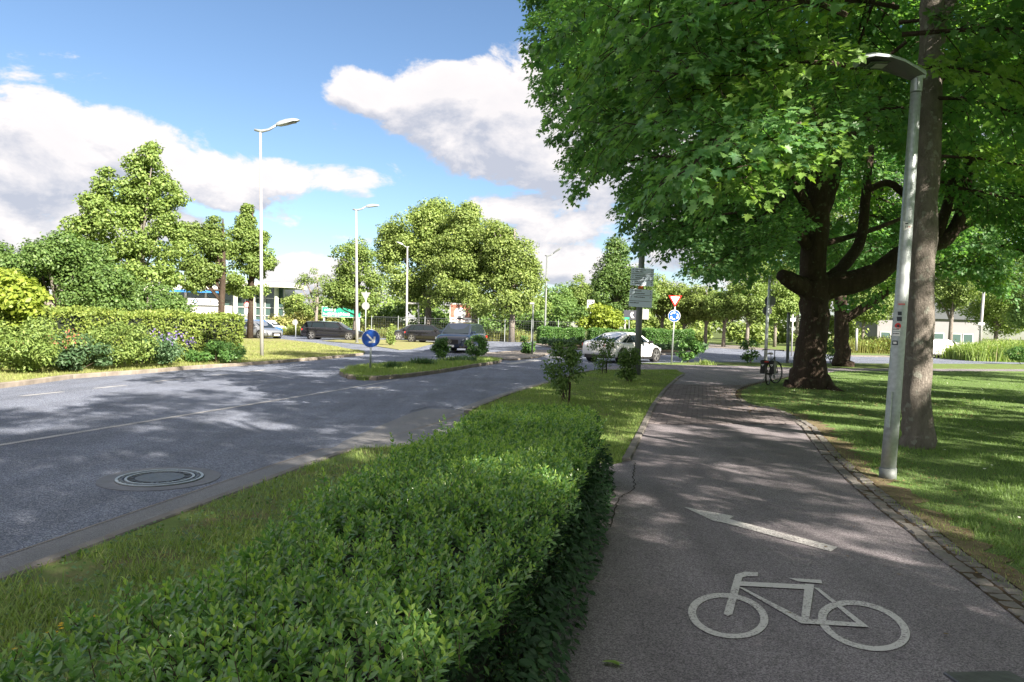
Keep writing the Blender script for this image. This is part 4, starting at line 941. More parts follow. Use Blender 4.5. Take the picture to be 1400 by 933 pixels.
# --- the slim maple next to the lamp
nm = g(1254, 612)
near = thing('near_maple_tree', 'slim grey brown maple trunk standing right behind the near lamp post', 'tree', (nm.x, nm.y, 0))
Yn = nm.y; A = lambda px, py, dy=0: at(px, py, Yn + dy); k = Yn / FPX
wood(near, [([nm + Vector((0, 0, -.1)), A(1254, 600), A(1254, 575), A(1255, 520), A(1255, 400), A(1260, 330), A(1266, 250), A(1271, 120), A(1274, 40), A(1278, -40), A(1284, -140)], [25 * k, 21.5 * k, 19 * k, 17.8 * k, 17.3 * k, 17.5 * k, 16.2 * k, 15.5 * k, 16 * k, 14 * k, 11 * k], 'trunk'),
            ([A(1276, 40), A(1300, -5), A(1340, -60, -.4), A(1400, -160, -1)], [10 * k, 9 * k, 8 * k, 5 * k]),
            ([A(1278, -30), A(1230, -90, -.6), A(1160, -160, -1.4), A(1080, -180, -2.5)], [9 * k, 8 * k, 6 * k, 4 * k]),
            ([A(1284, -140), A(1290, -300, .3), A(1280, -480, .4)], [12 * k, 9 * k, 5 * k]),
            ([A(1268, 262), A(1280, 235, .3), A(1292, 220, .5)], [5 * k, 4 * k, 2 * k])], 'bark', noise=.03, n=20)
def keep_near(p, s):
    if not free_view(p, s): return False
    px, py, w = proj(p)
    if w > 0 and 1090 < px < 1340 and py < 190 and w < 9.8: return False
    if w > 0 and 1080 < px < 1400 and py > 60 and w < 10.5: return False
    if w > 0 and px > 1060 and py > 210: return False
    return True
crown(near, (nm.x + .3, nm.y, 8.8), 6.2, 6.0, 4.6, 84, keep_near, 4.2, seed=8)
for (px, py, Y, s, dr) in [(1010, 205, 7.6, .9, .3), (1075, 225, 7.9, .8, .35), (1110, 195, 8.2, .8, .3), (1040, 250, 8.4, .7, .4), (960, 150, 8.6, .9, .3), (900, 170, 9.8, .9, .3), (870, 130, 10.5, .9, .2), (1000, 90, 8, .9, .2), (1060, 110, 8.4, .9, .2),
                        (1150, 110, 10.4, .8, .2), (930, 60, 8.8, 1, .1), (1030, 20, 7.8, 1, .1), (1130, 10, 9.6, 1, .1), (850, 40, 10.5, 1, .1), (940, 5, 9, 1, .1), (1350, 120, 9.5, .9, .25), (1390, 170, 10, .9, .3), (1350, 50, 10.4, .9, .2), (1395, 60, 8.8, 1, .2), (1190, 170, 10.8, .7, .3), (1140, 160, 9.6, .75, .3), (1390, 240, 12, .9, .3), (980, 240, 9.0, .7, .4)]:
    put_bough(near, at(px, py, Y), (-1 if px < 1270 else 1, -.5), s, dr, light=.25)

# --- second maple beyond
m2 = g(1152, 501)
mid = thing('second_maple_tree', 'smaller dark maple behind the big maple with one limb rising right', 'tree', (m2.x, m2.y, 0))
A = lambda px, py, dy=0: at(px, py, m2.y + dy); k = m2.y / FPX
wood(mid, [([m2 + Vector((0, 0, -.1)), A(1152, 490), A(1150, 460), A(1150, 430), A(1150, 405), A(1146, 370), A(1150, 300)], [15 * k, 11 * k, 9.5 * k, 9 * k, 8 * k, 6 * k, 4 * k], 'trunk'),
           ([A(1152, 440), A(1172, 425), A(1196, 412), A(1218, 395), A(1250, 370)], [6 * k, 6 * k, 6 * k, 5 * k, 3 * k])], 'bark_dark', n=10)
def keep_mid(p, s):
    px, py, w = proj(p); r = 1.3 * s * FPX / w
    return px - r > 905 and py + .6 * r < lerp_tab([(900, 350), (1000, 385), (1100, 395), (1180, 420), (1230, 432), (1500, 436)], px)
crown(mid, (m2.x + 1, m2.y, 9.5), 8.5, 7.5, 6.5, 150, keep_mid, 2.6, scale=(1.1, 1.7), light=.25, seed=12)
# --- maples to the right of and behind the viewpoint (their crowns reach in and shade path and road)
def plain_maple(label, x, y, h, r, n, seed, keep=free_view, zc=None, zmin=3.4, light=.08):
    n = int(n * 1.8)
    t = thing('maple_tree', label, 'tree', (x, y, 0)); rs = random.Random(seed); tr = .30
    specs = [([Vector((x, y, -.1)), Vector((x + .05, y, .5)), Vector((x, y + .1, h * .3)), Vector((x + .2, y, h * .6)), Vector((x, y, h * .85))], [tr * 1.5, tr, tr * .85, tr * .5, tr * .2], 'trunk')]
    for q in range(6):
        a = q * 1.05 + rs.uniform(-.3, .3); z0 = h * rs.uniform(.28, .5)
        specs.append(([Vector((x, y, z0)), Vector((x + math.cos(a) * r * .35, y + math.sin(a) * r * .35, z0 + h * .12)), Vector((x + math.cos(a) * r * .8, y + math.sin(a) * r * .8, z0 + h * .18))], [tr * .5, tr * .35, tr * .12]))
    wood(t, specs, 'bark_dark', n=8)
    c = crown(t, (x, y, zc or h * .62), r, r, h * .40, n, keep, zmin, seed=seed, light=light, scale=(.55, .85), shell=(.5, 1.0)); return t
SHADE_TREES = [
    ('spreading maple whose trunk stands outside the right edge of the view', 16.5, 14.0, 13, 6.0, 100, 31),
    ('maple standing further back outside the right edge of the view', 24.0, 25.0, 14, 6.5, 80, 32),
    ('maple beside the path just behind the viewpoint', 7.2, -2.8, 14, 5.2, 84, 33),
    ('maple on the lawn to the right of the viewpoint', 14.5, 3.0, 14, 6.2, 92, 34),
    ('maple behind the viewpoint left of the lawn', 3.4, -8.0, 15, 5.6, 78, 35),
    ('maple far behind the viewpoint on the lawn', 13.0, -9.0, 14, 6.0, 55, 36),
]
for s in SHADE_TREES: plain_maple(*s)

# ------------------------------------------------------------------ trees and shrubs further off
def far_tree(name, label, blobs, n, size, mat, base, trunk_r=.16, tops=None, group=None, up=.4, bark='bark', tmpl=(CLUMP_V, CLUMP_F)):
    loc = (base[0], base[1], 0); t = thing(name, label, 'tree', loc, 0, group)
    Pn, D, Nn, S = blob_leaves(blobs, int(n * 2.6), size * .58, up=up, shell=.5); Pn = Pn - np.array(loc)
    o = link('crown', leaves_mesh('crown', Pn, D, Nn, S, *tmpl), mat, t)
    B = np.array(blobs); zc = B[:, 2].mean(); top = B[:, 2].max()
    mb = MB(); mb.tube([(0, 0, -.1), (.03, 0, zc * .4), (.1, .05, zc * .8), (0, 0, top)], [trunk_r * 1.3, trunk_r, trunk_r * .8, trunk_r * .2], 8, noise=.04); mb.build('trunk', bark, t, smooth=True)
    mb = MB(); rs = random.Random(len(blobs) + int(n))
    for q in range(12):
        b = B[rs.randrange(len(B))]; z0 = zc * rs.uniform(.4, .8)
        mb.tube([(0, 0, z0), ((b[0] - loc[0]) * .5, (b[1] - loc[1]) * .5, (z0 + b[2]) / 2 - .1), (b[0] - loc[0], b[1] - loc[1], b[2])], [trunk_r * .4, trunk_r * .28, trunk_r * .08], 5, noise=.05)
    mb.build('limbs', bark, t, smooth=True); return t
def pb(l, Y, nsub, r, seed, zmin=-1e9, depth=None):   # blobs given as (px, py, rx px, ry px)
    out = []
    for i, (px, py, rx, ry) in enumerate(l):
        b = pxblob(px, py, Y, rx, ry, depth); out += subblobs(*b, nsub, r, seed + i, zmin)
    return out
def gx(px, Y): return (at(px, 440, Y).x, Y)
far_tree('tall_tree', 'tall airy tree rising above the shrubs at left with two lobed crown', pb([(206, 206, 10, 14), (204, 232, 24, 26), (186, 262, 22, 26), (176, 290, 26, 24), (214, 262, 30, 28), (238, 292, 22, 26), (146, 252, 15, 22), (136, 284, 26, 24), (120, 318, 26, 26), (170, 318, 40, 36), (215, 335, 36, 34), (160, 365, 40, 30), (205, 380, 40, 26)], 40, 9, .62, 40), 13500, .30, 'tree_m', gx(190, 40), .2)
far_tree('street_tree', 'round crowned tree in front of the car showroom', pb([(292, 308, 10, 14), (290, 330, 20, 20), (258, 322, 18, 18), (268, 345, 38, 26), (285, 365, 28, 24), (254, 378, 36, 22)], 50, 10, .62, 50, 2.8), 8500, .30, 'tree_m', gx(302, 50), .22, bark='bark_dark')
far_tree('street_tree', 'pointed crowned tree behind the tall street lamp at left', pb([(339, 288, 7, 12), (337, 306, 13, 15), (342, 328, 24, 20), (326, 348, 26, 22), (352, 356, 26, 24), (338, 385, 33, 20)], 54, 10, .62, 60, 2.6), 9000, .30, 'tree_m', gx(342, 54), .2, bark='bark_dark')
far_tree('broad_shrub', 'broad rounded green shrub mass behind the hedge at far left', pb([(60, 380, 80, 48), (0, 385, 60, 55), (140, 400, 50, 36), (100, 350, 50, 24)], 29, 22, .6, 70, .3), 20000, .20, 'tree_d', gx(80, 29), .2)
far_tree('dark_shrub', 'darker shrub in front of the showroom wall', pb([(205, 412, 40, 24), (170, 418, 30, 20), (232, 420, 26, 16)], 35, 14, .5, 75, .3), 6500, .18, 'tree_d', gx(200, 35), .12)
far_tree('park_tree', 'slender tree left of the large green clump', pb([(483, 360, 22, 34), (470, 395, 24, 34), (498, 395, 26, 36), (484, 408, 26, 12)], 62, 14, .8, 80, 1.8), 8500, .34, 'tree_m', gx(486, 62), .2)
far_tree('park_tree', 'tallest dense tree at the left of the large clump', pb([(592, 300, 26, 28), (575, 322, 46, 36), (612, 330, 42, 40), (556, 365, 48, 42), (538, 335, 24, 26), (600, 392, 56, 40)], 76, 20, 1.2, 90, 1.5), 20000, .42, 'tree_y', gx(585, 76), .3)
far_tree('park_tree', 'middle tree of the large clump with rounded top', pb([(636, 302, 20, 22), (652, 328, 40, 36), (630, 350, 44, 40), (645, 392, 56, 44), (676, 362, 40, 40)], 73, 20, 1.1, 95, 1.5), 18000, .40, 'tree_y', gx(648, 73), .3)
far_tree('park_tree', 'right hand tree of the large clump stepping down', pb([(685, 328, 22, 20), (698, 348, 30, 32), (708, 390, 32, 44), (722, 368, 14, 20), (675, 405, 50, 30)], 70, 18, 1.1, 99, 1.2), 10000, .38, 'tree_y', gx(700, 70), .25)
far_tree('park_tree', 'pointed green tree left of the direction sign', pb([(843, 348, 16, 22), (838, 380, 28, 26), (838, 412, 38, 26), (870, 400, 26, 34)], 72, 16, 1.0, 105, 1.0), 10000, .36, 'tree_d', gx(842, 72), .25)
far_tree('bare_tree', 'sparse half bare tree behind the green billboard', pb([(428, 378, 20, 10), (412, 388, 10, 8), (440, 395, 14, 14), (430, 412, 18, 14)], 78, 7, .5, 110), 900, .30, 'tree_m', gx(432, 78), .16)
n_ = 0
for (px, py, rx, ry, Y, mt, lab) in [(405, 425, 18, 22, 84, 'tree_y', 'pale bushy tree right of the glass showroom'), (445, 425, 16, 18, 86, 'tree_d', 'small dark tree behind the green billboard'),
        (760, 412, 26, 24, 95, 'tree_d', 'low tree beyond the fence right of the large clump'), (795, 402, 24, 26, 98, 'tree_m', 'taller tree beyond the fence right of the street lamp'), (738, 425, 18, 18, 90, 'tree_m', 'low bushy tree at the right foot of the large clump'),
        (905, 405, 24, 28, 80, 'tree_y', 'bright young tree right behind the direction sign'), (935, 415, 24, 26, 78, 'tree_y', 'bright young tree behind the yield sign'), (965, 412, 24, 26, 76, 'tree_y', 'bright young tree second right of the yield sign'), (990, 418, 22, 22, 74, 'tree_m', 'bright young tree third right of the yield sign'), (1022, 410, 26, 30, 72, 'tree_m', 'bright young tree left of the leaning sign pole'),
        (1060, 405, 28, 36, 80, 'tree_m', 'tree behind the leaning sign pole'), (1090, 380, 30, 50, 88, 'tree_y', 'tree seen left of the big trunk under the limbs'), (1180, 400, 40, 46, 85, 'tree_m', 'tree seen between the big trunk and the near lamp post'), (1225, 350, 40, 70, 90, 'tree_y', 'tall tree behind the near lamp post'),
        (1300, 380, 36, 50, 62, 'tree_m', 'tree with dark trunk in front of the white building'), (1362, 408, 44, 46, 66, 'tree_m', 'tree behind the thin white post at right'), (1410, 400, 40, 50, 60, 'tree_d', 'tree at the right edge beyond the lawn'), (1000, 330, 60, 60, 105, 'tree_m', 'tall tree rising behind the row of young trees'), (1120, 310, 60, 80, 110, 'tree_y', 'tall tree far behind the big maple'), (1330, 290, 70, 80, 100, 'tree_y', 'tall tree far behind on the right')]:
    far_tree('young_tree' if 900 <= px <= 1030 else 'park_tree', lab, pb([(px, py, rx, ry), (px + rx * .3, py + ry * .3, rx * .8, ry * .7)], Y, 14, .012 * Y * (rx / 26), 200 + n_), 4600 if rx < 35 else 7500, .0048 * Y, mt, gx(px, Y), .17, bark='bark'); n_ += 1
# wooded background and thickets
def thicket(name, label, l, Y, n, size, mat, r=.8, zmin=.2, depth=2.0, cat='shrubs'):
    bl = pb(l, Y, 12, r, 300 + int(Y) + len(l), zmin, depth); Pn, D, Nn, S = blob_leaves(bl, n, size, shell=.6)
    o = link(name, leaves_mesh(name, Pn, D, Nn, S, CLUMP_V, CLUMP_F), mat); o['kind'] = 'stuff'; tag(o, label, cat)
def tall_grass(name, label, l, Y, n, size, mat, r=.8, zmin=.2, depth=2.0, cat='tall grass'):
    Ps = []; 
    for (px, py, rx, ry) in l:
        m = int(n * rx / sum(q[2] for q in l)); b = at(px, py, Y); top = at(px, py - ry, Y).z - ZR
        x = RS.normal(0, rx * Y / FPX * .6, m); y = RS.uniform(-depth, depth, m) * .7
        Ps.append(np.stack([b.x + x, Y + y, np.full(m, ZR), RS.uniform(.45, 1.05, m) * top * (1 + .12 * np.sin(x * 1.7))], 1))
    Q = np.concatenate(Ps); m = len(Q); th = RS.uniform(0, 6.28, m); ln = RS.uniform(.02, .30, m)
    D = np.stack([np.cos(th) * ln, np.sin(th) * ln, np.ones(m)], 1); Nn = np.stack([np.cos(th), np.sin(th), np.zeros(m)], 1)
    W_V = [(-.022, 0, 0), (.022, 0, 0), (.016, .6, .05), (-.016, .6, .05), (0, 1, .2)]
    # seed heads and side leaves on the upper stems
    k_ = RS.uniform(0, 1, m) < .8; f = RS.uniform(.35, 1.0, m); H_ = Q[:, :3] + norm(D) * (Q[:, 3] * f)[:, None]
    o = link(name, leaves_mesh(name, Q[:, :3], D, Nn, Q[:, 3], W_V, BLADE_F), mat); o['kind'] = 'stuff'; tag(o, label, cat)
    h = link('seed_heads', leaves_mesh('seed_heads', H_[k_], D[k_] + RS.normal(0, .6, (k_.sum(), 3)), Nn[k_] + RS.normal(0, .5, (k_.sum(), 3)), RS.uniform(.5, 1.1, k_.sum()) * size * .55, CLUMP_V, CLUMP_F), 'tree_y' if mat == 'drygrass' else mat, o); h['kind'] = 'stuff'
thicket('thicket', 'pale wild shrubs behind the parked black estate car', [(400, 440, 30, 14), (380, 447, 30, 8), (440, 445, 34, 10), (520, 450, 34, 10)], 80, 4500, .35, 'drygrass')
thicket('thicket', 'green scrub behind the wire fence below the large clump', [(540, 435, 40, 18), (600, 440, 50, 16), (660, 440, 50, 16), (720, 440, 40, 16), (780, 438, 40, 18)], 84, 9000, .40, 'tree_d', 1.0)
thicket('thicket', 'bright shrubs behind the young tree row', [(900, 450, 40, 16), (960, 455, 50, 14), (1020, 455, 40, 16), (1080, 450, 40, 20), (1140, 452, 40, 16), (880, 440, 30, 14)], 90, 11000, .42, 'tree_y', 1.0)
thicket('distant_wood', 'distant line of trees closing the view', [(330, 420, 60, 20), (460, 430, 60, 14), (560, 420, 80, 26), (700, 425, 80, 22), (820, 425, 80, 22), (940, 420, 80, 30), (1060, 400, 80, 50), (1180, 410, 90, 50), (1300, 400, 90, 60), (1420, 400, 80, 60), (1540, 400, 90, 60), (120, 420, 90, 20), (0, 420, 90, 20), (-140, 420, 90, 20)], 150, 26000, .9, 'tree_m', 2.6, depth=5, cat='trees')
thicket('distant_wood', 'distant trees rising behind the white building at right', [(1200, 330, 60, 60), (1290, 320, 70, 70), (1380, 330, 70, 70), (1100, 350, 60, 50)], 140, 12000, .8, 'tree_d', 2.6, depth=5, cat='trees')
# planting on the roundabout
def seg_hedge(label, pxa, pxb, Y, h, mat, wid=1.6, n=5000, z=.05): 
    a = gx(pxa, Y); b = gx(pxb, Y + .6); return box_hedge('low_hedge', label, a, b, wid, h, mat, n, .16, z)
seg_hedge('clipped green hedge on the roundabout left of the white car', 737, 796, 64, 1.35, 'shrub', n=6000)
seg_hedge('clipped green hedge on the roundabout right of the direction sign pole', 880, 944, 58, 1.45, 'shrub', n=6500)
seg_hedge('clipped hedge on the roundabout behind the white car', 806, 876, 62, 1.35, 'shrub', n=6000)
bush('golden_shrub', 'golden upright shrub between white car and pointed tree', pb([(824, 432, 24, 17), (815, 440, 20, 12), (836, 440, 20, 12)], 66, 10, .5, 120), 5200, .24, 'yel', tmpl='c', up=.2)
thicket('ground_cover', 'low blue green ground cover on the roundabout', [(765, 467, 36, 3.2), (825, 470, 36, 3.2), (880, 475, 30, 4), (925, 475, 26, 5), (950, 474, 14, 4)], 56, 9000, .20, 'bluegreen', .32, .12, 2.5, 'ground cover')
tall_grass('tall_grass', 'tall pale grass and wildflowers beyond the road right of the big trunk', [(1150, 475, 30, 11), (1190, 474, 34, 13), (1225, 474, 20, 13)], 66, 9000, .35, 'drygrass', .7, .2, 3.0, 'tall grass')
tall_grass('tall_grass', 'tall green wildflower patch beyond the road at right', [(1322, 480, 9, 9), (1338, 480, 22, 10), (1360, 478, 30, 12), (1385, 478, 20, 12)], 54, 14000, .26, 'grass', .6, .2, 3.0, 'tall grass')
tall_grass('tall_grass', 'tall grass strip before the wire fence', [(660, 456, 20, 6), (695, 456, 30, 6), (540, 451, 30, 5), (600, 453, 40, 5), (450, 450, 40, 5), (390, 451, 20, 5)], 72, 5500, .32, 'drygrass', .6, .15, 1.6, 'tall grass')
bush('dark_bush', 'dark clipped bush at the right edge beyond the lawn', pb([(1396, 484, 16, 9)], 47, 14, .3, 130), 2500, .12, 'shrub')
# small planted shrubs
def small_shrub(label, px, pyb, py_top, w, n, mat='shrub', z=0.0, stake=False, size=.055, seed=1, sp=1.0):
    b = g(px, pyb, z); k = b.y / FPX; hz = (pyb - py_top) * k; rs = random.Random(seed); bl = []
    for q in range(20):
        a = rs.uniform(0, 6.28); f = rs.uniform(.16, .95); r = w * k * (.25 + .75 * math.sin(min(1, f * 1.15) * math.pi * .8)) * rs.uniform(.2, .9)
        bl.append((b.x + math.cos(a) * r, b.y + math.sin(a) * r, z + hz * f, w * k * .32 * sp, w * k * .32 * sp, hz * .11 * sp))
    t = bush('planted_shrub', label, bl, int(n * 2.6), size * 1.15, mat, loc=(b.x, b.y, z), stems=6, cat='shrub', shell=.95)
    if stake:
        mb = MB(); mb.tube([(.12, .0, 0), (.13, 0, hz * .36)], .022, 8); mb.build('stake', 'bark_dark', t)
    return t
small_shrub('tall leafy young shrub growing just behind the near hedge', 770, 551, 472, 25, 800, 'tree_d', stake=True, size=.070, seed=2, sp=1.35)
small_shrub('airy shrub with stake in front of the white car rear', 824, 511, 460, 20, 420, 'tree_d', stake=True, size=.08, seed=3, sp=1.2)
small_shrub('dense dark shrub left of the direction sign pole', 857, 523, 472, 16, 900, 'tree_d', stake=True, size=.08, seed=4, sp=1.2)
small_shrub('round shrub right of the yield sign', 940, 496, 462, 19, 800, size=.12, seed=5)
small_shrub('small airy shrub left of the bicycle', 1026, 497, 463, 17, 330, size=.12, seed=6)
small_shrub('upright shrub at the left front of the dark blue car', 603, 493, 460, 13, 600, z=.03, size=.10, seed=7)
small_shrub('rounded shrub at the right front of the dark blue car', 652, 489, 459, 16, 760, z=.03, size=.11, seed=8)
small_shrub('small shrub at the tip of the second traffic island', 721, 484, 460, 14, 420, size=.13, seed=9)
small_shrub('thin young shrub on the grass strip before the black hatchback', 534, 472, 445, 7, 300, 'tree_y', size=.16, seed=10)
small_shrub('thin shrub between the big trunk and the second maple', 1136, 497, 463, 12, 200, size=.12, seed=11)
def tuft(label, px, py, w, h, n, mat='bluegreen'):
    b = g(px, py, .03); k = b.y / FPX; m = n; th = RS.uniform(0, 6.28, m); ln = RS.uniform(.1, .75, m)
    P0 = np.stack([RS.normal(0, w * k * .38, m), RS.normal(0, w * k * .25, m), np.zeros(m)], 1)
    D = np.stack([np.cos(th) * ln, np.sin(th) * ln, np.ones(m)], 1); Nn = np.stack([np.cos(th), np.sin(th), np.zeros(m)], 1)
    o = link('grass_tuft', leaves_mesh('grass_tuft', P0, D, Nn, RS.uniform(.6, 1.1, m) * h * k, BLADE_V, BLADE_F), mat); o.location = (b.x, b.y, .03); tag(o, label, 'grass tuft', kind='stuff')
tuft('spiky blue green tuft on the island nearest the arrow sign', 537, 505, 14, 13, 260)
tuft('spiky blue green tuft on the island left of the upright shrub', 577, 500, 18, 14, 320)
tuft('low leafy tuft on the island before the dark blue car', 632, 496, 26, 13, 420)
tuft('small light tuft on the thin verge right of the round shrub', 966, 499, 14, 9, 160, 'grass')

# ------------------------------------------------------------------ lamp posts
def near_lamp():
    b = g(1214, 655); t = thing('near_lamp_post', 'galvanised lamp post with stickers in front of the slim maple trunk', 'lamp post', (b.x, b.y, 0))
    Y = b.y; k = Y / FPX; L = lambda px, py, dy=0: at(px, py, Y + dy) - t.location
    mb = MB(); mb.tube([L(1213.5, 658), L(1214, 640)], [11 * k, 11 * k], 24); mb.build('base_sleeve', 'galv_dark', t, True)
    mb = MB(); mb.tube([L(1213.7, 648), L(1221, 560), L(1230, 440), L(1243, 260), L(1252, 128)], [9.8 * k, 9.3 * k, 8.6 * k, 7.6 * k, 6.6 * k], 24); pole = mb.build('pole', 'galv', t, True)
    mb = MB(); mb.tube([L(1252.3, 126), L(1254, 106)], [7.4 * k, 7.4 * k], 20); cl = mb.build('clamp', 'galv', t); auto_smooth(cl)
    mb = MB(); mb.box(L(1257, 106, -.02), (.10, .08, .03)); mb.box(L(1256, 114, -.06), (.03, .03, .11)); mb.build('bolt_bracket', 'galv', cl).matrix_parent_inverse = Matrix.Identity(4)
    # hatch door
    d0, d1 = L(1219.5, 535, -9.3 * k - .004), L(1215.5, 585, -9.6 * k - .004)
    mb = MB(); c = (d0 + d1) / 2; rot = (d0 - d1).to_track_quat('Z', 'Y').to_matrix()
    c = c + Vector((-.012, .006, 0)); mb.box(c, (.055, .016, .40), rot); mb.build('hatch_door', 'galv', t)
    # curved head reaching left: thin bright rim, dark underside with a glass panel
    sts = [(1175, 85, .05, .0), (1180, 76, .12, .0), (1198, 72.5, .17, .0), (1220, 74.5, .185, .01), (1238, 80.5, .17, .035), (1254, 90, .12, .05), (1267, 99, .05, .02)]
    top = []; und = []
    for (px, py, hw, b_) in sts:
        c = L(px, py, -hw); c.y += hw
        top.append([c + Vector((0, y * hw, z)) for y, z in ((-1, -.032), (-1.02, -.015), (-.96, .0), (-.6, .03), (0, .042), (.6, .03), (.96, 0), (1.02, -.015), (1, -.032))])
        und.append([c + Vector((0, y * hw, z)) for y, z in ((-.97, -.026), (-.6, -.040 - b_), (0, -.045 - b_ * 1.5), (.6, -.040 - b_), (.97, -.026))])
    for nm_, rg, mt_, cap in (('lamp_head', top, 'galv', False), ('lamp_underside', und, 'lamp_dark', False)):
        m_ = len(rg[0]); mb = MB(); mb.add([v for r_ in rg for v in r_], [(i * m_ + j, i * m_ + j + 1, (i + 1) * m_ + j + 1, (i + 1) * m_ + j) for i in range(len(rg) - 1) for j in range(m_ - 1)] + [tuple(range(m_)), tuple((len(rg) - 1) * m_ + j for j in reversed(range(m_)))]); auto_smooth(mb.build(nm_, mt_, t), 50)
    def up_(px, py, f): c = L(px, py, 0); return c + Vector((0, f, -.10))
    q = [up_(1184, 76.5, -.10), up_(1218, 76, -.13), up_(1218, 76, .13), up_(1184, 76.5, .10)]
    mb = MB(); mb.add([v + Vector((0, 0, -.012)) for v in q] + q, [(3, 2, 1, 0), (0, 1, 5, 4), (1, 2, 6, 5), (2, 3, 7, 6), (3, 0, 4, 7)]); mb.build('lamp_glass', 'glass_dark', t)
    mb = MB(); mb.box((q[0] + q[1] + q[2] + q[3]) / 4 + Vector((.01, 0, -.016)), (.13, .13, .006)); mb.build('lamp_reflector', 'alu', t)
    # stickers wrapped on the pole
    def sticker(name, px, py, wpx, hpx, mat, rot=0, shape='r', label=None):
        def axis(yy): # pole centre at picture height
            pts = [(1213.7, 648, 9.8), (1221, 560, 9.3), (1230, 440, 8.6), (1243, 260, 7.6), (1252, 128, 6.6)]
            for a, b2 in zip(pts, pts[1:]):
                if b2[1] <= yy <= a[1]: f = (a[1] - yy) / (a[1] - b2[1]); return a[0] + (b2[0] - a[0]) * f, a[2] + (b2[2] - a[2]) * f
        m2 = MB(); N_ = 8; top = []; bot = []
        for q in range(N_ + 1):
            f = q / N_
            for lst, s in ((top, -1), (bot, 1)):
                hh = hpx / 2 * (math.sqrt(max(0, 1 - (2 * f - 1) ** 2)) if shape == 'o' else 1)
                if shape == 't': hh = hpx / 2 * (1 - f * .85)
                x = px - wpx / 2 + wpx * f; y = py + s * hh
                cx, rr = axis(y); u = max(-.985, min(.985, (x - cx) / rr)); ang = math.asin(u); r3 = rr * k + .0025
                c0 = at(cx, y, Y) - t.location; lst.append(c0 + Vector((math.sin(ang) * r3, -math.cos(ang) * r3, 0)))
        m2.add(top + bot, [(i, i + N_ + 1, i + N_ + 2, i + 1) for i in range(N_)]); o = m2.build(name, mat, t)
        if label: o['label'] = label
        return o
    st = sticker('sticker', 1238, 310, 10, 13, 'sign_white', shape='t', label='white pointed sticker with black lettering')
    for q in range(4): sticker('sticker_lettering', 1235 + q * 1.6, 311.5, .7, 3 if q < 2 else 1.8, 'ink' if q < 2 else 'sign_red')
    sticker('sticker_lettering', 1236, 307, 3, 1.6, 'ink')
    sticker('sticker', 1228.5, 415, 8, 6, 'sign_back', label='pale sticker with a dark red band'); sticker('sticker_band', 1229, 416.5, 7.5, 2, 'sign_red')
    sticker('sticker', 1226.5, 429, 4, 5, 'ink'); sticker('sticker', 1226, 436.5, 5, 6, 'ink')
    sticker('sticker', 1224.5, 446, 6, 8, 'sign_red', shape='o', label='round red and black sticker'); sticker('sticker_centre', 1224.5, 446, 3, 4, 'ink', shape='o')
    sticker('sticker', 1223, 450.5, 7, 4.5, 'sign_white', label='small white sticker'); sticker('sticker', 1222.5, 457, 7, 5.5, 'sign_white', label='small white sticker with a dark line')
    sticker('sticker_lettering', 1222.5, 456.5, 5.5, 1.3, 'ink'); sticker('sticker_lettering', 1223, 450.5, 5, 1.2, 'ink')
    sticker('sticker', 1221, 469, 5, 6, 'ink'); sticker('sticker_centre', 1221, 469, 2.6, 3, 'sign_white')
near_lamp()
def street_lamp(label, base, top, Y, r0, head=1, hs=1.0, mat='alu', z0=0, tilt=.18, group='tall street lamps along the road'):
    b = at(base[0], base[1], Y); tp = at(top[0], top[1], Y); b.z = z0
    t = thing('street_lamp', label, 'street lamp', (b.x, b.y, z0), 0, group); h = tp - b; w = (top[2] if len(top) > 2 else 1)
    mb = MB(); mb.tube([Vector((0, 0, -.05)), h * .18, h], [r0, r0 * .95, r0 * .6], 12); mb.build('pole', mat, t, True)
    mb = MB(); mb.tube([Vector((0, 0, 0)), h * .004], [r0 * 1.5, r0 * 1.5], 12); mb.build('base_collar', 'galv_dark', t)
    s = head * hs; arm = [h + Vector((-.24 * s, 0, .03)), h + Vector((.05 * s, 0, -.02)), h + Vector((.35 * s, 0, .05)), h + Vector((.75 * s, 0, .30))]
    mb = MB(); mb.tube(arm, [.05 * hs, .065 * hs, .055 * hs, .05 * hs], 8); mb.build('arm', 'galv' if mat == 'alu' else mat, t, True)
    # head: shaped hood
    mb = MB(); rings = []
    for f, w_, zt, zb in ((0, .07, .05, -.05), (.15, .14, .10, -.08), (.45, .18, .13, -.06), (.75, .17, .11, -.02), (.93, .12, .06, .0), (1, .06, .02, .005)):
        c = h + Vector((s * (.65 + f * .95), 0, .27 + f * tilt)); rings.append([c + Vector((0, y * hs, z * hs)) for y, z in ((-w_, zb), (-w_, zt * .4), (-w_ * .55, zt), (w_ * .55, zt), (w_, zt * .4), (w_, zb))])
    n = 6; vs = [v for r_ in rings for v in r_]; fs = [(i * n + j, i * n + (j + 1) % n, (i + 1) * n + (j + 1) % n, (i + 1) * n + j) for i in range(5) for j in range(n)] + [tuple(range(n)), tuple(5 * n + j for j in reversed(range(n)))]
    mb.add(vs, fs); hd_ = mb.build('lamp_head', 'galv' if mat == 'alu' else mat, t, False); auto_smooth(hd_, 60)
    bm = bmesh.new(); bm.from_mesh(hd_.data); bmesh.ops.recalc_face_normals(bm, faces=bm.faces[:]); bm.to_mesh(hd_.data); bm.free()
    mb = MB(); mb.box(h + Vector((s * 1.15, 0, .25 + tilt * .45)), (.6 * hs, .22 * hs, .04), Matrix.Rotation(-math.atan2(tilt, .95) * head, 3, 'Y')); mb.build('lamp_glass', 'glass_dark', t)
    return t
street_lamp('tallest street lamp standing on the far kerb at left', (358, 490), (356, 179), 29.5, .078, 1, .98)
street_lamp('second tall street lamp behind the arrow sign', (488, 468), (487, 287), 53, .11, 1, 1.05, mat='alu', tilt=.06)
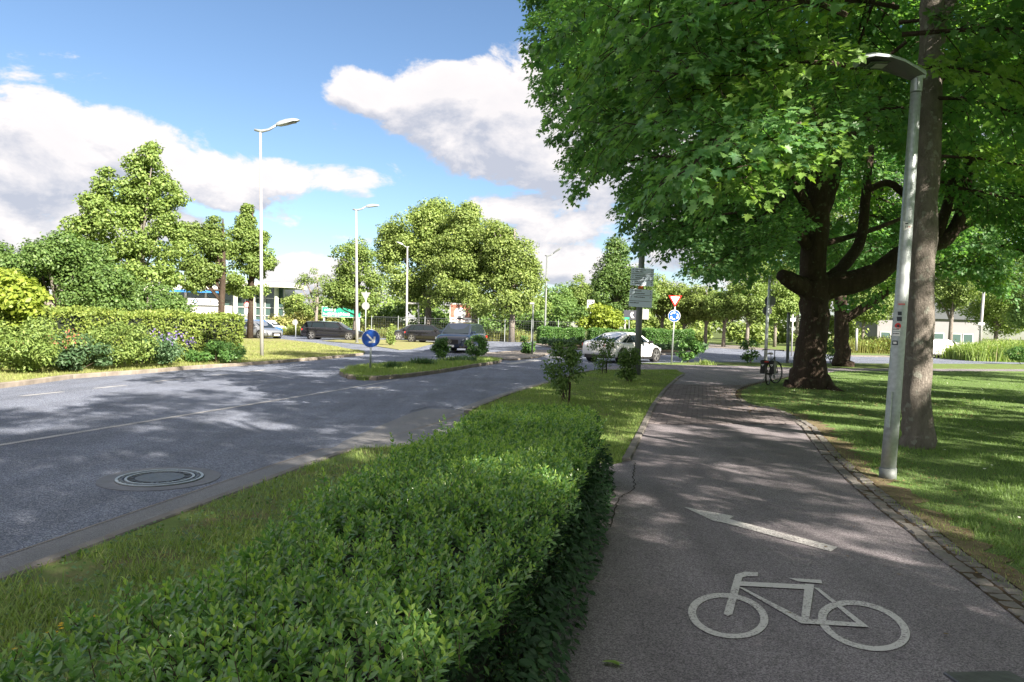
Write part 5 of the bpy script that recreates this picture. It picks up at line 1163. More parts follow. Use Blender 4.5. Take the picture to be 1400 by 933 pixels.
street_lamp('street lamp in front of the tallest clump tree with head to the left', (556, 452), (557, 338), 72, .12, -1, .7, tilt=.2)
street_lamp('street lamp left of the roundabout hedge leaning slightly right', (745, 450), (748, 350), 72, .11, 1, .9, mat='galv_dark', tilt=.6)
street_lamp('street lamp left of the direction sign pole', (853, 452), (859, 365), 76, .12, 1, 1.1, tilt=.15)

# ------------------------------------------------------------------ signs
def disc(mb, c, r, th, n=32, mi=0, sy=-1):
    mb.cyl(c, r, th, n, mi, 'Y'); return mb
def face(parent, name, pts, y, mat, th=.004):
    """flat figure in the sign's XZ plane, facing -Y, th thick"""
    n = len(pts); mb = MB()
    A_ = sum(pts[i][0] * pts[(i + 1) % n][1] - pts[(i + 1) % n][0] * pts[i][1] for i in range(n))
    if A_ < 0: pts = pts[::-1]
    mb.add([(p[0], y, p[1]) for p in pts] + [(p[0], y + th, p[1]) for p in pts], [tuple(range(n)), tuple(n + j for j in reversed(range(n)))] + [(i, i + n, (i + 1) % n + n, (i + 1) % n) for i in range(n)])
    return mb.build(name, mat, parent)
def keep_right():
    b = g(506, 508, .03); t = thing('arrow_sign', 'round blue sign with white arrow pointing down right on the island', 'traffic sign', (b.x, b.y, .03), R(6)); k = b.y / FPX
    h = (508 - 463) * k; r = 12.6 * k
    mb = MB(); mb.tube([(0, .03, -.05), (0, .03, h + r * .8)], .03, 12); mb.build('post', 'galv', t, True)
    mb = MB(); mb.cyl((0, 0, h), r, .012, 40, axis='Y'); mb.build('rim', 'sign_white', t)
    mb = MB(); mb.cyl((0, -.008, h), r * .95, .006, 40, axis='Y'); mb.build('sign_face', 'sign_blue', t)
    q = .7071
    def rot(x, y): return ((x * q + y * q) * r, h + (-x * q + y * q) * r)
    # arrow along +x then turned 45 degrees down right
    pts = [(-.62, .09), (.28, .09), (.06, .36), (.20, .50), (.66, .0), (.20, -.50), (.06, -.36), (.28, -.09), (-.62, -.09)]
    face(t, 'arrow', [rot(a, b_) for a, b_ in pts], -.0145, 'sign_white')
keep_right()
def yield_sign():
    b = g(918, 498); t = thing('yield_sign', 'red and white yield triangle above a blue roundabout sign', 'traffic sign', (b.x, b.y, 0), R(-5)); k = b.y / FPX; dx = .07
    mb = MB(); mb.tube([(0, .04, -.05), (dx + .02, .04, (498 - 404) * k)], .035, 12); mb.build('post', 'galv', t, True)
    def tri(s, zc): c = zc; return [(-s + dx, c + s * .58), (s + dx, c + s * .58), (dx, c - s * 1.15)]
    zc = (498 - 409.5) * k
    face(t, 'red_triangle', tri(9.2 * k, zc), -.004, 'sign_red', .008); face(t, 'white_triangle', tri(6.3 * k, zc), -.010, 'sign_white', .004)
    h = (498 - 432) * k; r = 8.2 * k
    mb = MB(); mb.cyl((dx * .8, 0, h), r, .012, 32, axis='Y'); mb.build('rim', 'sign_white', t)
    mb = MB(); mb.cyl((dx * .8, -.008, h), r * .94, .006, 32, axis='Y'); mb.build('blue_disc', 'sign_blue', t)
    for q in range(3):
        a0 = R(100 + q * 120); pts = [(math.cos(a0 + R(s)) * r * .68, math.sin(a0 + R(s)) * r * .68) for s in range(0, 66, 8)] + [(math.cos(a0 + R(s)) * r * .48, math.sin(a0 + R(s)) * r * .48) for s in range(64, -1, -8)]
        face(t, 'arrow_arc', [(x + dx * .8, z + h) for x, z in pts], -.0145, 'sign_white')
        e = a0 - R(2); tip = a0 - R(34)
        face(t, 'arrow_head', [(math.cos(e) * r * .84 + dx * .8, math.sin(e) * r * .84 + h), (math.cos(e) * r * .32 + dx * .8, math.sin(e) * r * .32 + h), (math.cos(tip) * r * .62 + dx * .8, math.sin(tip) * r * .62 + h)], -.0146, 'sign_white')
yield_sign()
def direction_sign():
    b = g(871, 513); t = thing('direction_sign', 'grey pole carrying two pale blue direction panels by the verge', 'direction sign', (b.x, b.y, 0)); k = b.y / FPX; Y = b.y
    L = lambda px, py, dy=0: at(px, py, Y + dy) - t.location
    mb = MB(); mb.tube([L(871, 516), L(873.5, 440), L(878.5, 330), L(879, 300)], [4.6 * k, 4.4 * k, 4 * k, 4 * k], 16); mb.build('pole', 'galv_dark', t, True)
    def panel(x0, y0, x1, y1, rows, ncell, lastshift=0):
        p0 = L((x0 + x1) / 2, (y0 + y1) / 2, -.16); w = (x1 - x0) * k; h = (y1 - y0) * k; rr = R(2.0)
        mb = MB(); mb.box(p0, (w, .02, h), Matrix.Rotation(rr, 3, 'Y'), bev=.002); pn = mb.build('sign_panel', 'sign_pale', t)
        rt = Matrix.Rotation(rr, 3, 'Y'); ink = MB(); ln = MB()
        for q in range(1, ncell): ln.box(p0 + rt @ Vector((0, -.012, h / 2 - h * q / ncell)), (w, .004, .012), rt)
        ln.build('divider_line', 'ink', pn)
        rs = random.Random(int(x0 + y0))
        for q, (fz, x_start, x_end, arrow) in enumerate(rows):
            z = h / 2 - fz * h; x = -w / 2 + x_start * w
            while x < -w / 2 + x_end * w:
                lw = rs.uniform(.010, .018); hh = rs.choice((.026, .026, .026, .036)); ink.box(p0 + rt @ Vector((x, -.0125, z + (hh - .026) / 2)), (lw, .005, hh), rt); x += lw + .007
            if arrow:
                ink.box(p0 + rt @ Vector((-w / 2 + .09 * w, -.0125, z)), (.012, .005, .038), rt); ink.box(p0 + rt @ Vector((w / 2 - .09 * w, -.0125, z)), (.028, .005, .026), rt)
        ink.build('lettering', 'ink', pn)
    panel(862.5, 367, 893.5, 391, [(.10, .20, .62, 1), (.22, .20, .55, 1), (.44, .2, .66, 1), (.57, .2, .62, 1), (.78, .2, .56, 1), (.9, .2, .64, 1)], 3)
    panel(860.5, 396, 891.5, 420, [(.10, .22, .5, 1), (.24, .22, .66, 1), (.45, .22, .68, 1), (.78, .05, .42, 0)], 3)
    mb = MB(); mb.box(L(876, 393.5, -.15), (.16, .02, .10)); pl = mb.build('route_plate', 'yellow_sticker', t)
    mb = MB(); mb.box(L(875, 393.5, -.164), (.015, .006, .06)); mb.box(L(877.2, 393.5, -.164), (.02, .006, .05)); mb.build('route_mark', 'sign_red', t)
direction_sign()
def back_signs():
    b = g(1046, 501); t = thing('leaning_sign_pole', 'slightly leaning pole with round signs seen from behind near the bicycle', 'sign pole', (b.x, b.y, 0)); Y = b.y; k = Y / FPX; L = lambda px, py, dy=0: at(px, py, Y + dy) - t.location
    mb = MB(); mb.tube([L(1046, 503), L(1049, 440), L(1053, 376)], [2.3 * k, 2.1 * k, 1.8 * k], 12); mb.build('pole', 'galv', t, True)
    mb = MB(); mb.cyl(L(1053, 412, .1), 7.8 * k, .015, 28, axis='Y'); mb.build('sign_back', 'sign_dark', t)
    mb = MB(); mb.cyl(L(1049, 425, .14), 6.5 * k, .015, 28, axis='Y'); mb.build('sign_back', 'sign_dark', t)
    b = g(1077, 495.5); t = thing('dark_post', 'short dark green post left of the big maple trunk', 'post', (b.x, b.y, 0)); Y = b.y; k = Y / FPX; L = lambda px, py, dy=0: at(px, py, Y + dy) - t.location
    mb = MB(); mb.tube([L(1076.5, 497), L(1078.5, 429)], 2.1 * k, 12); mb.build('pole', 'galv_dark', t, True); mb = MB(); mb.tube([L(1078.5, 429), L(1078.6, 427)], [2.4 * k, 1.2 * k], 12); mb.build('cap', 'black', t)
    b = g(1082, 487); t = thing('small_sign', 'thin post with small white sign left of the big trunk', 'sign', (b.x, b.y, 0)); Y = b.y; k = Y / FPX; L = lambda px, py, dy=0: at(px, py, Y + dy) - t.location
    mb = MB(); mb.tube([L(1082, 489), L(1084, 430)], 1.1 * k, 8); mb.build('pole', 'alu', t, True); mb = MB(); mb.box(L(1084, 437.5, -.06), (6.5 * k, .02, 4 * k), bev=.003); pn = mb.build('sign_plate', 'sign_white', t)
    mb = MB(); mb.box(L(1084, 437.5, -.075), (4.5 * k, .006, .9 * k)); mb.build('lettering', 'ink', pn)
    # signs seen from behind across the road
    Y = 50; b = at(500, 440, Y); t = thing('give_way_sign_back', 'back of a triangular sign above a round sign behind the arrow sign', 'traffic sign', (b.x, Y, 0)); k = Y / FPX; L = lambda px, py, dy=0: at(px, py, Y + dy) - t.location
    mb = MB(); mb.tube([Vector((0, .03, -.1)), L(500.5, 398)], .035, 10); mb.build('post', 'galv', t, True)
    c = L(500, 404, -.02); s = 6.6 * k; face(t, 'triangle_back', [(c.x - s, c.z + s * .6), (c.x + s, c.z + s * .6), (c.x, c.z - s * 1.2)], -.02, 'sign_back', .012)
    mb = MB(); mb.cyl(L(500, 418.5, -.015), 5.3 * k, .012, 26, axis='Y'); mb.build('disc_back', 'sign_back', t)
    Y = 58; b = at(404.5, 440, Y); t = thing('round_sign_back', 'round grey sign back on a post left of the black estate car', 'traffic sign', (b.x, Y, 0)); k = Y / FPX; L = lambda px, py, dy=0: at(px, py, Y + dy) - t.location
    mb = MB(); mb.tube([Vector((0, .03, -.1)), L(404.5, 437)], .035, 10); mb.build('post', 'galv', t, True); mb = MB(); mb.cyl(L(403.5, 441, -.015), 3.6 * k + .02, .012, 24, axis='Y'); mb.build('disc_back', 'sign_back', t)
    Y = 58; b = at(337, 440, Y + 14); t = thing('traffic_sign', 'red and white round sign with white plate before the glass showroom', 'traffic sign', (b.x, 72, 0)); Y = 72; k = Y / FPX; L = lambda px, py, dy=0: at(px, py, Y + dy) - t.location
    mb = MB(); mb.tube([Vector((0, .03, -.1)), L(338, 414)], .04, 10); mb.build('post', 'alu', t, True); mb = MB(); mb.cyl(L(337.5, 417, -.02), 4 * k, .014, 24, axis='Y'); mb.build('disc', 'sign_red', t)
    mb = MB(); mb.cyl(L(337.5, 417, -.03), 2.9 * k, .012, 24, axis='Y'); mb.build('disc_centre', 'sign_white', t); mb = MB(); mb.box(L(337.5, 425.5, -.02), (7 * k, .014, 6 * k)); mb.build('lower_plate', 'sign_white', t)
    # small panels around the roundabout
    Y = 68; b = at(807, 440, Y); t = thing('white_sign', 'white square sign with black marks left of the golden shrub', 'traffic sign', (b.x, Y, 0)); k = Y / FPX; L = lambda px, py, dy=0: at(px, py, Y + dy) - t.location
    mb = MB(); mb.tube([Vector((0, .03, -.1)), L(808, 410)], .03, 8); mb.build('post', 'galv', t, True); mb = MB(); mb.box(L(807.5, 416.5, -.02), (9.5 * k, .02, 12 * k), bev=.003); pn = mb.build('sign_plate', 'sign_white', t)
    mb = MB(); mb.box(L(805, 413.5, -.035), (2.8 * k, .006, 1.8 * k)); mb.box(L(810, 413.5, -.035), (3.4 * k, .006, 1.8 * k)); mb.build('black_marks', 'ink', pn)
    Y = 70; b = at(860, 440, Y); t = thing('chevron_panel', 'dark panel with white chevron behind the direction sign pole', 'sign', (b.x, Y, 0)); k = Y / FPX; L = lambda px, py, dy=0: at(px, py, Y + dy) - t.location
    mb = MB(); mb.tube([L(860, 455), L(860, 424)], .04, 8); mb.tube([L(874, 455), L(874, 424)], .04, 8); mb.build('posts', 'galv', t)
    mb = MB(); mb.box(L(862, 431, -.05), (19 * k, .03, 13 * k), bev=.003); pn = mb.build('dark_panel', 'ink', t)
    c = L(865.5, 431, -.075); mb = MB(); mb.add([c + Vector((dx * k, 0, dz * k)) for dx, dz in ((-2.5, 4), (1, 4), (-1, 0), (2, -4), (-1.5, -4), (-4, 0))], [(0, 1, 2, 5), (5, 2, 3, 4)]); mb.build('chevron', 'sign_white', pn)
    mb = MB(); mb.box(L(882.5, 430, -.05), (9 * k, .03, 14 * k), bev=.003); mb.build('white_panel', 'sign_back', t)
    mb = MB(); mb.box(L(855, 435.5, -.09), (11 * k, .03, 3 * k), bev=.003); mb.build('green_panel', 'green_board', t)
    # thin white posts right
    Y = 56; b = at(1340, 460, Y); t = thing('white_post', 'thin white lamp post with bracket beyond the lawn at right', 'post', (b.x, Y, 0)); k = Y / FPX; L = lambda px, py, dy=0: at(px, py, Y + dy) - t.location
    mb = MB(); mb.tube([L(1339, 487), L(1341.5, 443), L(1345, 399)], [.12, .10, .09], 10); mb.build('pole', 'alu', t, True); mb = MB(); mb.box(L(1341.5, 443, -.05), (8 * k, .12, 3.4 * k), bev=.01); mb.build('bracket', 'sign_white', t)
    Y = 62; b = at(1171, 460, Y); t = thing('white_post', 'thin white post in the tall grass right of the second maple', 'post', (b.x, Y, 0)); L = lambda px, py, dy=0: at(px, py, Y + dy) - t.location
    mb = MB(); mb.tube([L(1170.5, 480), L(1171.5, 450)], .10, 10); mb.build('pole', 'alu', t, True); mb = MB(); mb.tube([L(1171.5, 450.3), L(1171.5, 449)], [.11, .05], 10); mb.build('cap', 'alu', t)
    Y = 40; b = g(716, 486); t = thing('dark_signpost', 'thin dark post with small plate at the tip of the second island', 'post', (b.x + .15, b.y, 0)); Y = b.y; k = Y / FPX; L = lambda px, py, dy=0: at(px, py, Y + dy) - t.location
    mb = MB(); mb.tube([L(727.5, 485), L(729, 415)], .045, 10); mb.build('pole', 'galv_dark', t, True); mb = MB(); mb.box(L(727.5, 415, -.05), (6 * k, .05, 2.4 * k), bev=.004); mb.build('plate', 'alu', t)
    Y = 74; b = at(569, 440, Y); t = thing('height_gantry', 'small white gantry frame beside the street lamp', 'gantry', (b.x, Y, 0)); L = lambda px, py, dy=0: at(px, py, Y + dy) - t.location
    mb = MB(); mb.tube([L(572.5, 452), L(572.5, 415)], .09, 8); mb.build('post', 'alu', t, True); mb = MB(); mb.box(L(565, 415, 0), (16 * .074, .2, .16), bev=.01); mb.build('cross_bar', 'alu', t)
back_signs()

# ------------------------------------------------------------------ billboards and fence
def boards():
    Y = 70; c = at(467, 427, Y); k = Y / FPX
    t = thing('green_billboard', 'wide green billboard behind the black estate car', 'billboard', (c.x, Y, 0))
    mb = MB(); mb.box((0, 0, c.z), (54 * k, .10, 14.5 * k), bev=.01); mb.build('board_frame', 'frame', t)
    mb = MB(); mb.box((0, -.06, c.z), (52 * k, .03, 12.5 * k)); pn = mb.build('board_face', 'green_board', t)
    mb = MB(); rs = random.Random(3)
    x = -24 * k
    while x < 10 * k: w = rs.uniform(.08, .2); mb.box((x, -.082, c.z - 3 * k + rs.uniform(-.04, .04)), (w, .012, rs.uniform(.16, .34)), Matrix.Rotation(rs.uniform(-.3, .3), 3, 'Y')); x += w + .09
    x = -22 * k
    while x < -6 * k: w = rs.uniform(.08, .2); mb.box((x, -.082, c.z + 2.5 * k), (w, .012, rs.uniform(.12, .22))); x += w + .08
    mb.build('lettering', 'sign_white', pn)
    for s in (-24, 24): mb = MB(); mb.box((s * k, .1, c.z / 2 - .3), (.14, .14, c.z)); mb.build('post', 'frame', t)
    Y = 70; c = at(630, 428, Y); k = Y / FPX
    t = thing('red_billboard', 'red and white poster billboard behind the dark blue car', 'billboard', (c.x, Y, 0))
    mb = MB(); mb.box((0, 0, c.z), (30 * k, .10, 26 * k), bev=.01); mb.build('board_frame', 'wall_white', t)
    mb = MB(); mb.box((0, -.06, c.z + 1.5 * k), (28 * k, .03, 20 * k)); pn = mb.build('board_face', 'red_board', t)
    mb = MB(); mb.cyl((-1 * k, -.09, c.z - 1 * k), 8 * k, .03, 24, axis='Y'); mb.build('white_bowl', 'sign_white', pn)
    mb = MB(); mb.box((0, -.09, c.z - 9.5 * k), (28 * k, .03, 6 * k)); mb.build('white_band', 'sign_white', pn)
    mb = MB(); rs = random.Random(8); x = -11 * k
    while x < 11 * k: w = rs.uniform(.05, .12); mb.box((x, -.112, c.z - 9.5 * k), (w, .008, .14)); x += w + .05
    mb.build('lettering', 'red_board', pn)
    for s in (-13, 13): mb = MB(); mb.box((s * k, .1, c.z / 2 - .4), (.14, .14, c.z)); mb.build('post', 'frame', t)
    # wire fence of separate panels
    Yf = 69; x0 = gx(508, Yf)[0]; x1 = gx(800, Yf)[0]
    t = thing('wire_fence', 'long see-through wire mesh fence in front of the large clump', 'fence', (x0, Yf, 0)); W_ = x1 - x0; n = 8; pw = W_ / n
    pm = MB(); pm.tube([(0, 0, 0), (0, 0, 2.15)], .035, 6); post0 = pm.build('post', 'galv', t)
    fm = MB(); fm.tube([(0, 0, .15), (pw, 0, .15)], .012, 4); fm.tube([(0, 0, 2.0), (pw, 0, 2.0)], .02, 4)
    for j in range(1, int(pw / .22)): fm.tube([(j * .22, 0, .15), (j * .22, 0, 2.0)], .0035, 3, cap=False)
    for j in range(1, 8): fm.tube([(0, 0, .15 + j * .24), (pw, 0, .15 + j * .24)], .0035, 3, cap=False)
    pan0 = fm.build('mesh_panel', 'sign_dark', t)
    for j in range(1, n + 1):
        o = bpy.data.objects.new('post', post0.data); COL.objects.link(o); o.parent = t; o.location = (j * pw, 0, 0)
        if j < n: o = bpy.data.objects.new('mesh_panel', pan0.data); COL.objects.link(o); o.parent = t; o.location = (j * pw, 0, 0)
boards()

# ------------------------------------------------------------------ buildings
def showroom():
    Y = 88; k = Y / FPX; P_ = lambda px, py: at(px, py, Y)
    a = P_(225, 420); t = thing('car_showroom', 'white and glass car showroom behind the trees at left', 'building', (a.x, Y, 0))
    X = lambda px: P_(px, 420).x - a.x
    Z = lambda py, px=300: P_(px, py).z
    mb = MB(); mb.box((X(262), 2, Z(418) / 2), ((X(320) - X(200)), 4, Z(418)), bev=.02); w = mb.build('wall', 'wall_white', t)
    mb = MB(); mb.box((X(262), 2.6, (Z(418) + Z(394)) / 2), (X(318) - X(200), 3.6, Z(394) - Z(418))); mb.build('window_band', 'bglass', t)
    for px in (200, 225, 250, 278, 300, 317): mb = MB(); mb.box((X(px), .72, (Z(418) + Z(396)) / 2), (.28, .14, Z(396) - Z(418))); mb.build('mullion', 'wall_white', t)
    mb = MB(); mb.box((X(262), 1.9, Z(396.5)), (X(322) - X(198), 5.0, .75), bev=.03); mb.build('fascia', 'wall_white', t)
    mb = MB(); mb.box((X(268), -.62, Z(399.5)), (X(302) - X(232), .06, .30)); mb.build('blue_stripe', 'stripe', t)
    # sign board with roundel and lettering
    mb = MB(); mb.box((X(283), -.25, Z(413.5)), (X(312) - X(262), .1, .75), bev=.01); sb = mb.build('sign_board', 'sign_white', t)
    c = Vector((X(268.5), -.31, Z(413.2)))
    mb = MB(); mb.cyl(c, .33, .03, 26, axis='Y'); r_ = mb.build('roundel', 'ink', sb)
    mb = MB(); mb.cyl(c + Vector((0, -.02, 0)), .20, .03, 22, axis='Y'); mb.build('roundel_centre', 'sign_white', sb)
    mb = MB()
    for s in (1, -1): mb.box(c + Vector((.08 * s, -.04, .08 * -s)), (.13, .02, .13))
    mb.build('roundel_quarters', 'stripe', sb)
    cu = bpy.data.curves.new('lettering', 'FONT'); cu.body = 'Bric'; cu.size = .80; cu.extrude = .01
    tmp = bpy.data.objects.new('tmp', cu); COL.objects.link(tmp); dg = bpy.context.evaluated_depsgraph_get(); me = bpy.data.meshes.new_from_object(tmp.evaluated_get(dg)); bpy.data.objects.remove(tmp)
    me.materials.clear(); o = link('lettering', me, 'ink', sb); o.rotation_euler = (R(90), 0, 0); o.location = (X(288), -.32, Z(413.2) - .28)
    # glass pavilion with columns
    x0, x1 = X(318), X(388); zt = Z(393, 370)
    mb = MB(); mb.box(((x0 + x1) / 2, 3, zt / 2), (x1 - x0 - .6, 4.6, zt)); mb.build('glass_hall', 'bglass', t)
    for px in (320, 333, 347, 360, 374, 386):
        mb = MB(); mb.box((X(px), .62, zt / 2), (.10, .12, zt)); mb.build('mullion', 'frame', t)
    for z in (Z(430), Z(419), Z(406)): mb = MB(); mb.box(((x0 + x1) / 2, .60, z), (x1 - x0, .08, .10)); mb.build('transom', 'frame', t)
    for px in (322, 346, 378): mb = MB(); mb.cyl((X(px), -.1, zt / 2), .26, zt, 14); o = mb.build('column', 'col', t); auto_smooth(o)
    mb = MB(); mb.box(((x0 + x1) / 2 + .5, 1.6, zt + .22), (x1 - x0 + 1.8, 6.4, .5), bev=.03); mb.build('roof', 'wall_white', t)
    # white house on the right
    Y = 92; k = Y / FPX; P2 = lambda px, py: at(px, py, Y); a = P2(1200, 440)
    t = thing('white_building', 'long pale building half hidden behind trees at right', 'building', (a.x, Y, 0)); X = lambda px: P2(px, 440).x - a.x
    zt = P2(1270, 436).z; W_ = X(1342)
    mb = MB(); mb.box((W_ / 2, 4, zt / 2), (W_, 8, zt)); mb.build('wall', 'wall_grey', t)
    mb = MB(); zr = zt + 2.4; mb.add([(-.4, -.4, zt), (W_ + .4, -.4, zt), (W_ + .4, 8.4, zt), (-.4, 8.4, zt), (-.4, 4, zr), (W_ + .4, 4, zr)], [(0, 1, 5, 4), (2, 3, 4, 5), (0, 4, 3), (1, 2, 5), (0, 3, 2, 1)]); mb.build('roof', 'sign_dark', t)
    for px in (1211, 1236, 1262, 1284, 1308, 1324):
        for zc in (1.5,):
            if zc > zt - .8: continue
            mb = MB(); mb.box((X(px), -.02, zc), (1.3, .10, 1.25)); f = mb.build('window', 'frame', t); mb = MB(); mb.box((X(px), -.06, zc), (1.1, .06, 1.05)); mb.build('pane', 'bglass', f)
            mb = MB(); mb.box((X(px), -.10, zc - .7), (1.5, .18, .08)); mb.build('sill', 'wall_white', f)
showroom()

# ------------------------------------------------------------------ cars
def car(name, label, loc, rz, L, Wd, H, style, paint, rimmat='rim', group=None, plate=True, emblem=False, cat='car'):
    t = thing(name, label, cat, loc, rz, group); w = Wd / 2
    T = {'estate': dict(belt=.93, rb=.02, rt=.09, ft=.60, fb=.76, hood=.86, nose=.66, tail=.95),
         'hatch': dict(belt=.95, rb=.03, rt=.14, ft=.60, fb=.77, hood=.90, nose=.68, tail=.95),
         'suv': dict(belt=1.08, rb=.03, rt=.13, ft=.62, fb=.78, hood=1.03, nose=.80, tail=1.06),
         'sedan': dict(belt=.92, rb=.06, rt=.34, ft=.60, fb=.80, hood=.86, nose=.62, tail=1.0)}[style]
    clr = .19 if style != 'suv' else .24; s_ = H / {'estate': 1.46, 'hatch': 1.44, 'suv': 1.68, 'sedan': 1.44}[style]
    bt = T['belt']
    St = [(0, .70, .42, T['tail'] - .24), (.012, .86, .32, T['tail'] - .08), (.05, .95, clr + .04, T['tail']), (.13, .985, clr, T['tail'] + (.02 if style == 'sedan' else 0)), (.28, 1, clr, bt + .01), (.5, 1, clr, bt), (.66, 1, clr, bt - .01),
          (.76, .99, clr, (bt + T['hood']) / 2 + .01), (.86, .965, clr, T['hood'] - .03), (.94, .90, clr + .02, (T['hood'] + T['nose']) / 2), (.985, .78, clr + .06, T['nose']), (1.0, .62, .34, T['nose'] - .14)]
    def ring(hw, zb, zt, x):
        h = zt - zb; half = [(0, zb), (hw * .82, zb), (hw * .965, zb + .06), (hw, zb + h * .36), (hw * .995, zb + h * .62), (hw * .965, zb + h * .88), (hw * .90, zt - .01), (hw * .74, zt + .012), (hw * .4, zt + .03), (0, zt + .035)]
        full = half + [(-y, z) for y, z in half[-2:0:-1]]; return [Vector((x, y, z * s_)) for y, z in full]
    rings = [ring(a[1] * w, a[2], a[3], (a[0] - .5) * L) for a in St]; n = len(rings[0])
    mb = MB(); vs = [v for r_ in rings for v in r_]
    fs = [(i * n + j, (i + 1) * n + j, (i + 1) * n + (j + 1) % n, i * n + (j + 1) % n) for i in range(len(rings) - 1) for j in range(n)] + [tuple(range(n)), tuple((len(rings) - 1) * n + j for j in reversed(range(n)))]
    mb.add(vs, fs); body = mb.build('body', paint, t, True)
    sm = body.modifiers.new('s', 'SUBSURF'); sm.levels = 1; sm.render_levels = 1
    # cabin
    z0 = (bt - .03) * s_; zr = H
    cab = [(T['rb'], z0, .86), (T['rt'], zr - .06, .70), ((T['rt'] * .6 + T['ft'] * .4), zr, .70), (T['ft'], zr - .05, .68), (T['fb'], z0 - .02, .84)]
    def cring(f, zt, topw):
        x = (f - .5) * L; zb = z0 - .04; edge = zt <= z0 + .01
        bw = w * .885; tw = w * (topw if not edge else .84)
        half = [(bw, zb), (bw * .995, zb + .02) if edge else (bw * .98, zb + (zt - zb) * .15), (tw + (bw - tw) * (.06), zt - .05 if not edge else zt), (tw * .93, zt - .012), (tw * .5, zt + .012), (0, zt + .018)]
        return [Vector((x, y, z)) for y, z in half + [(-y, z) for y, z in half[-2::-1]]]
    cr_ = [cring(*c) for c in cab]; m = len(cr_[0]); mb = MB(); vs = [v for r_ in cr_ for v in r_]
    fs = [(i * m + j, (i + 1) * m + j, (i + 1) * m + j + 1, i * m + j + 1) for i in range(len(cr_) - 1) for j in range(m - 1)]
    mb.add(vs, fs); cabin = mb.build('cabin', paint, t, False)
    bm = bmesh.new(); bm.from_mesh(cabin.data); bmesh.ops.recalc_face_normals(bm, faces=bm.faces[:])
    if sum(f.normal.z * f.calc_area() for f in bm.faces) < 0: bmesh.ops.reverse_faces(bm, faces=bm.faces[:])
    bm.to_mesh(cabin.data); bm.free(); auto_smooth(cabin, 28)
    # glass: windscreen, rear window, side windows, as patches 8 mm off the cabin
    def patch(name, q, off, mat, parent=t):
        q = [Vector(v) for v in q]; nn = (q[1] - q[0]).cross(q[3] - q[0]).normalized()
        if nn.dot((q[0] + q[1] + q[2] + q[3]) / 4 - Vector((0, 0, H * .4))) < 0: q = [q[0], q[3], q[2], q[1]]; nn = -nn
        mb = MB(); mb.add([v + nn * off for v in q] + [v - nn * .01 for v in q], [(0, 1, 2, 3), (0, 4, 5, 1), (1, 5, 6, 2), (2, 6, 7, 3), (3, 7, 4, 0)]); return mb.build(name, mat, parent)
    def mixq(A_, B_, C_, D_, u0, u1, v0, v1):
        f = lambda u, v: (A_.lerp(B_, u)).lerp(D_.lerp(C_, u), v)
        return [f(u0, v0), f(u1, v0), f(u1, v1), f(u0, v1)]
    lastI = m - 1
    wf = mixq(cr_[4][2], cr_[4][lastI - 2], cr_[3][lastI - 2], cr_[3][2], .05, .95, .06, .93); patch('windscreen', wf, .03, 'cglass')
    wr = mixq(cr_[0][2], cr_[0][lastI - 2], cr_[1][lastI - 2], cr_[1][2], .09, .91, .12 if style != 'sedan' else .10, .90); patch('rear_window', wr, .035, 'cglass')
    for sd_ in (0, 1):
        I = (lambda r_, j: cr_[r_][j]) if sd_ == 0 else (lambda r_, j: cr_[r_][lastI - j])
        # belt line and roof line along the side
        def side(u, v):  # u along car 0 rear..1 front between belt ends, v up
            xb = (T['rb'] + .03 + (T['fb'] - .05 - T['rb'] - .03) * u - .5) * L; xt = (T['rt'] + .01 + (T['ft'] - .015 - T['rt'] - .01) * u - .5) * L
            x = xb + (xt - xb) * v
            # surface y,z: interpolate between bottom and top edges of the cabin sides
            yb = abs(I(2, 1).y); yt = abs(I(2, 2).y); zb = z0 + .035; zt = I(2, 2).z - .035 - .05 * abs(u - .45) * 2
            y = yb + (yt - yb) * v; z = zb + (zt - zb) * v
            return Vector((x, (y + .004) * (1 if sd_ == 0 else -1), z))
        cuts = [(.03, .20), (.225, .56), (.585, .97)] if style != 'sedan' else [(.14, .26), (.285, .585), (.61, .95)]
        for (a, b) in cuts:
            q = [side(a, .06), side(b, .06), side(b, .94), side(a, .94)]; patch('side_window', q, .016, 'cglass')
        mb = MB(); mb.box((side(.93, .0) + Vector((.03, .10 * (1 if sd_ == 0 else -1), .06))), (.14, .20, .12), bev=.03); mb.build('mirror', paint if paint != 'p_white' else 'black', t)
        mb = MB(); mb.tube([side(0.02, 0) + Vector((0, .006 * (1 if sd_ == 0 else -1), -.01)), side(.97, 0) + Vector((0, .006 * (1 if sd_ == 0 else -1), -.01))], .010, 4); mb.build('window_trim', 'chrome' if paint != 'p_white' else 'black', t)
        for u in (.36, .64):
            mb = MB(); p = side(u, 0); mb.box((p.x, (w + .006) * (1 if sd_ == 0 else -1), z0 - .17), (.16, .025, .025)); mb.build('door_handle', paint, t)
        for xx in (T['fb'] - .055, .455, .20): 
            mb = MB(); mb.box(((xx - .5) * L, (w * .992) * (1 if sd_ == 0 else -1), (clr + z0) / 2 + .02), (.010, .018, (z0 - clr) * .72)); mb.build('door_gap', 'black', t)
        mb = MB(); mb.box((0, (w - .02) * (1 if sd_ == 0 else -1), clr * s_ + .03), (L * .56, .05, .10)); mb.build('sill', 'black', t)
    # wheels
    wr_ = .335 if style != 'suv' else .375; fx = L * .5 - .86 * L / 4.7; rxx = -L * .5 + .92 * L / 4.7
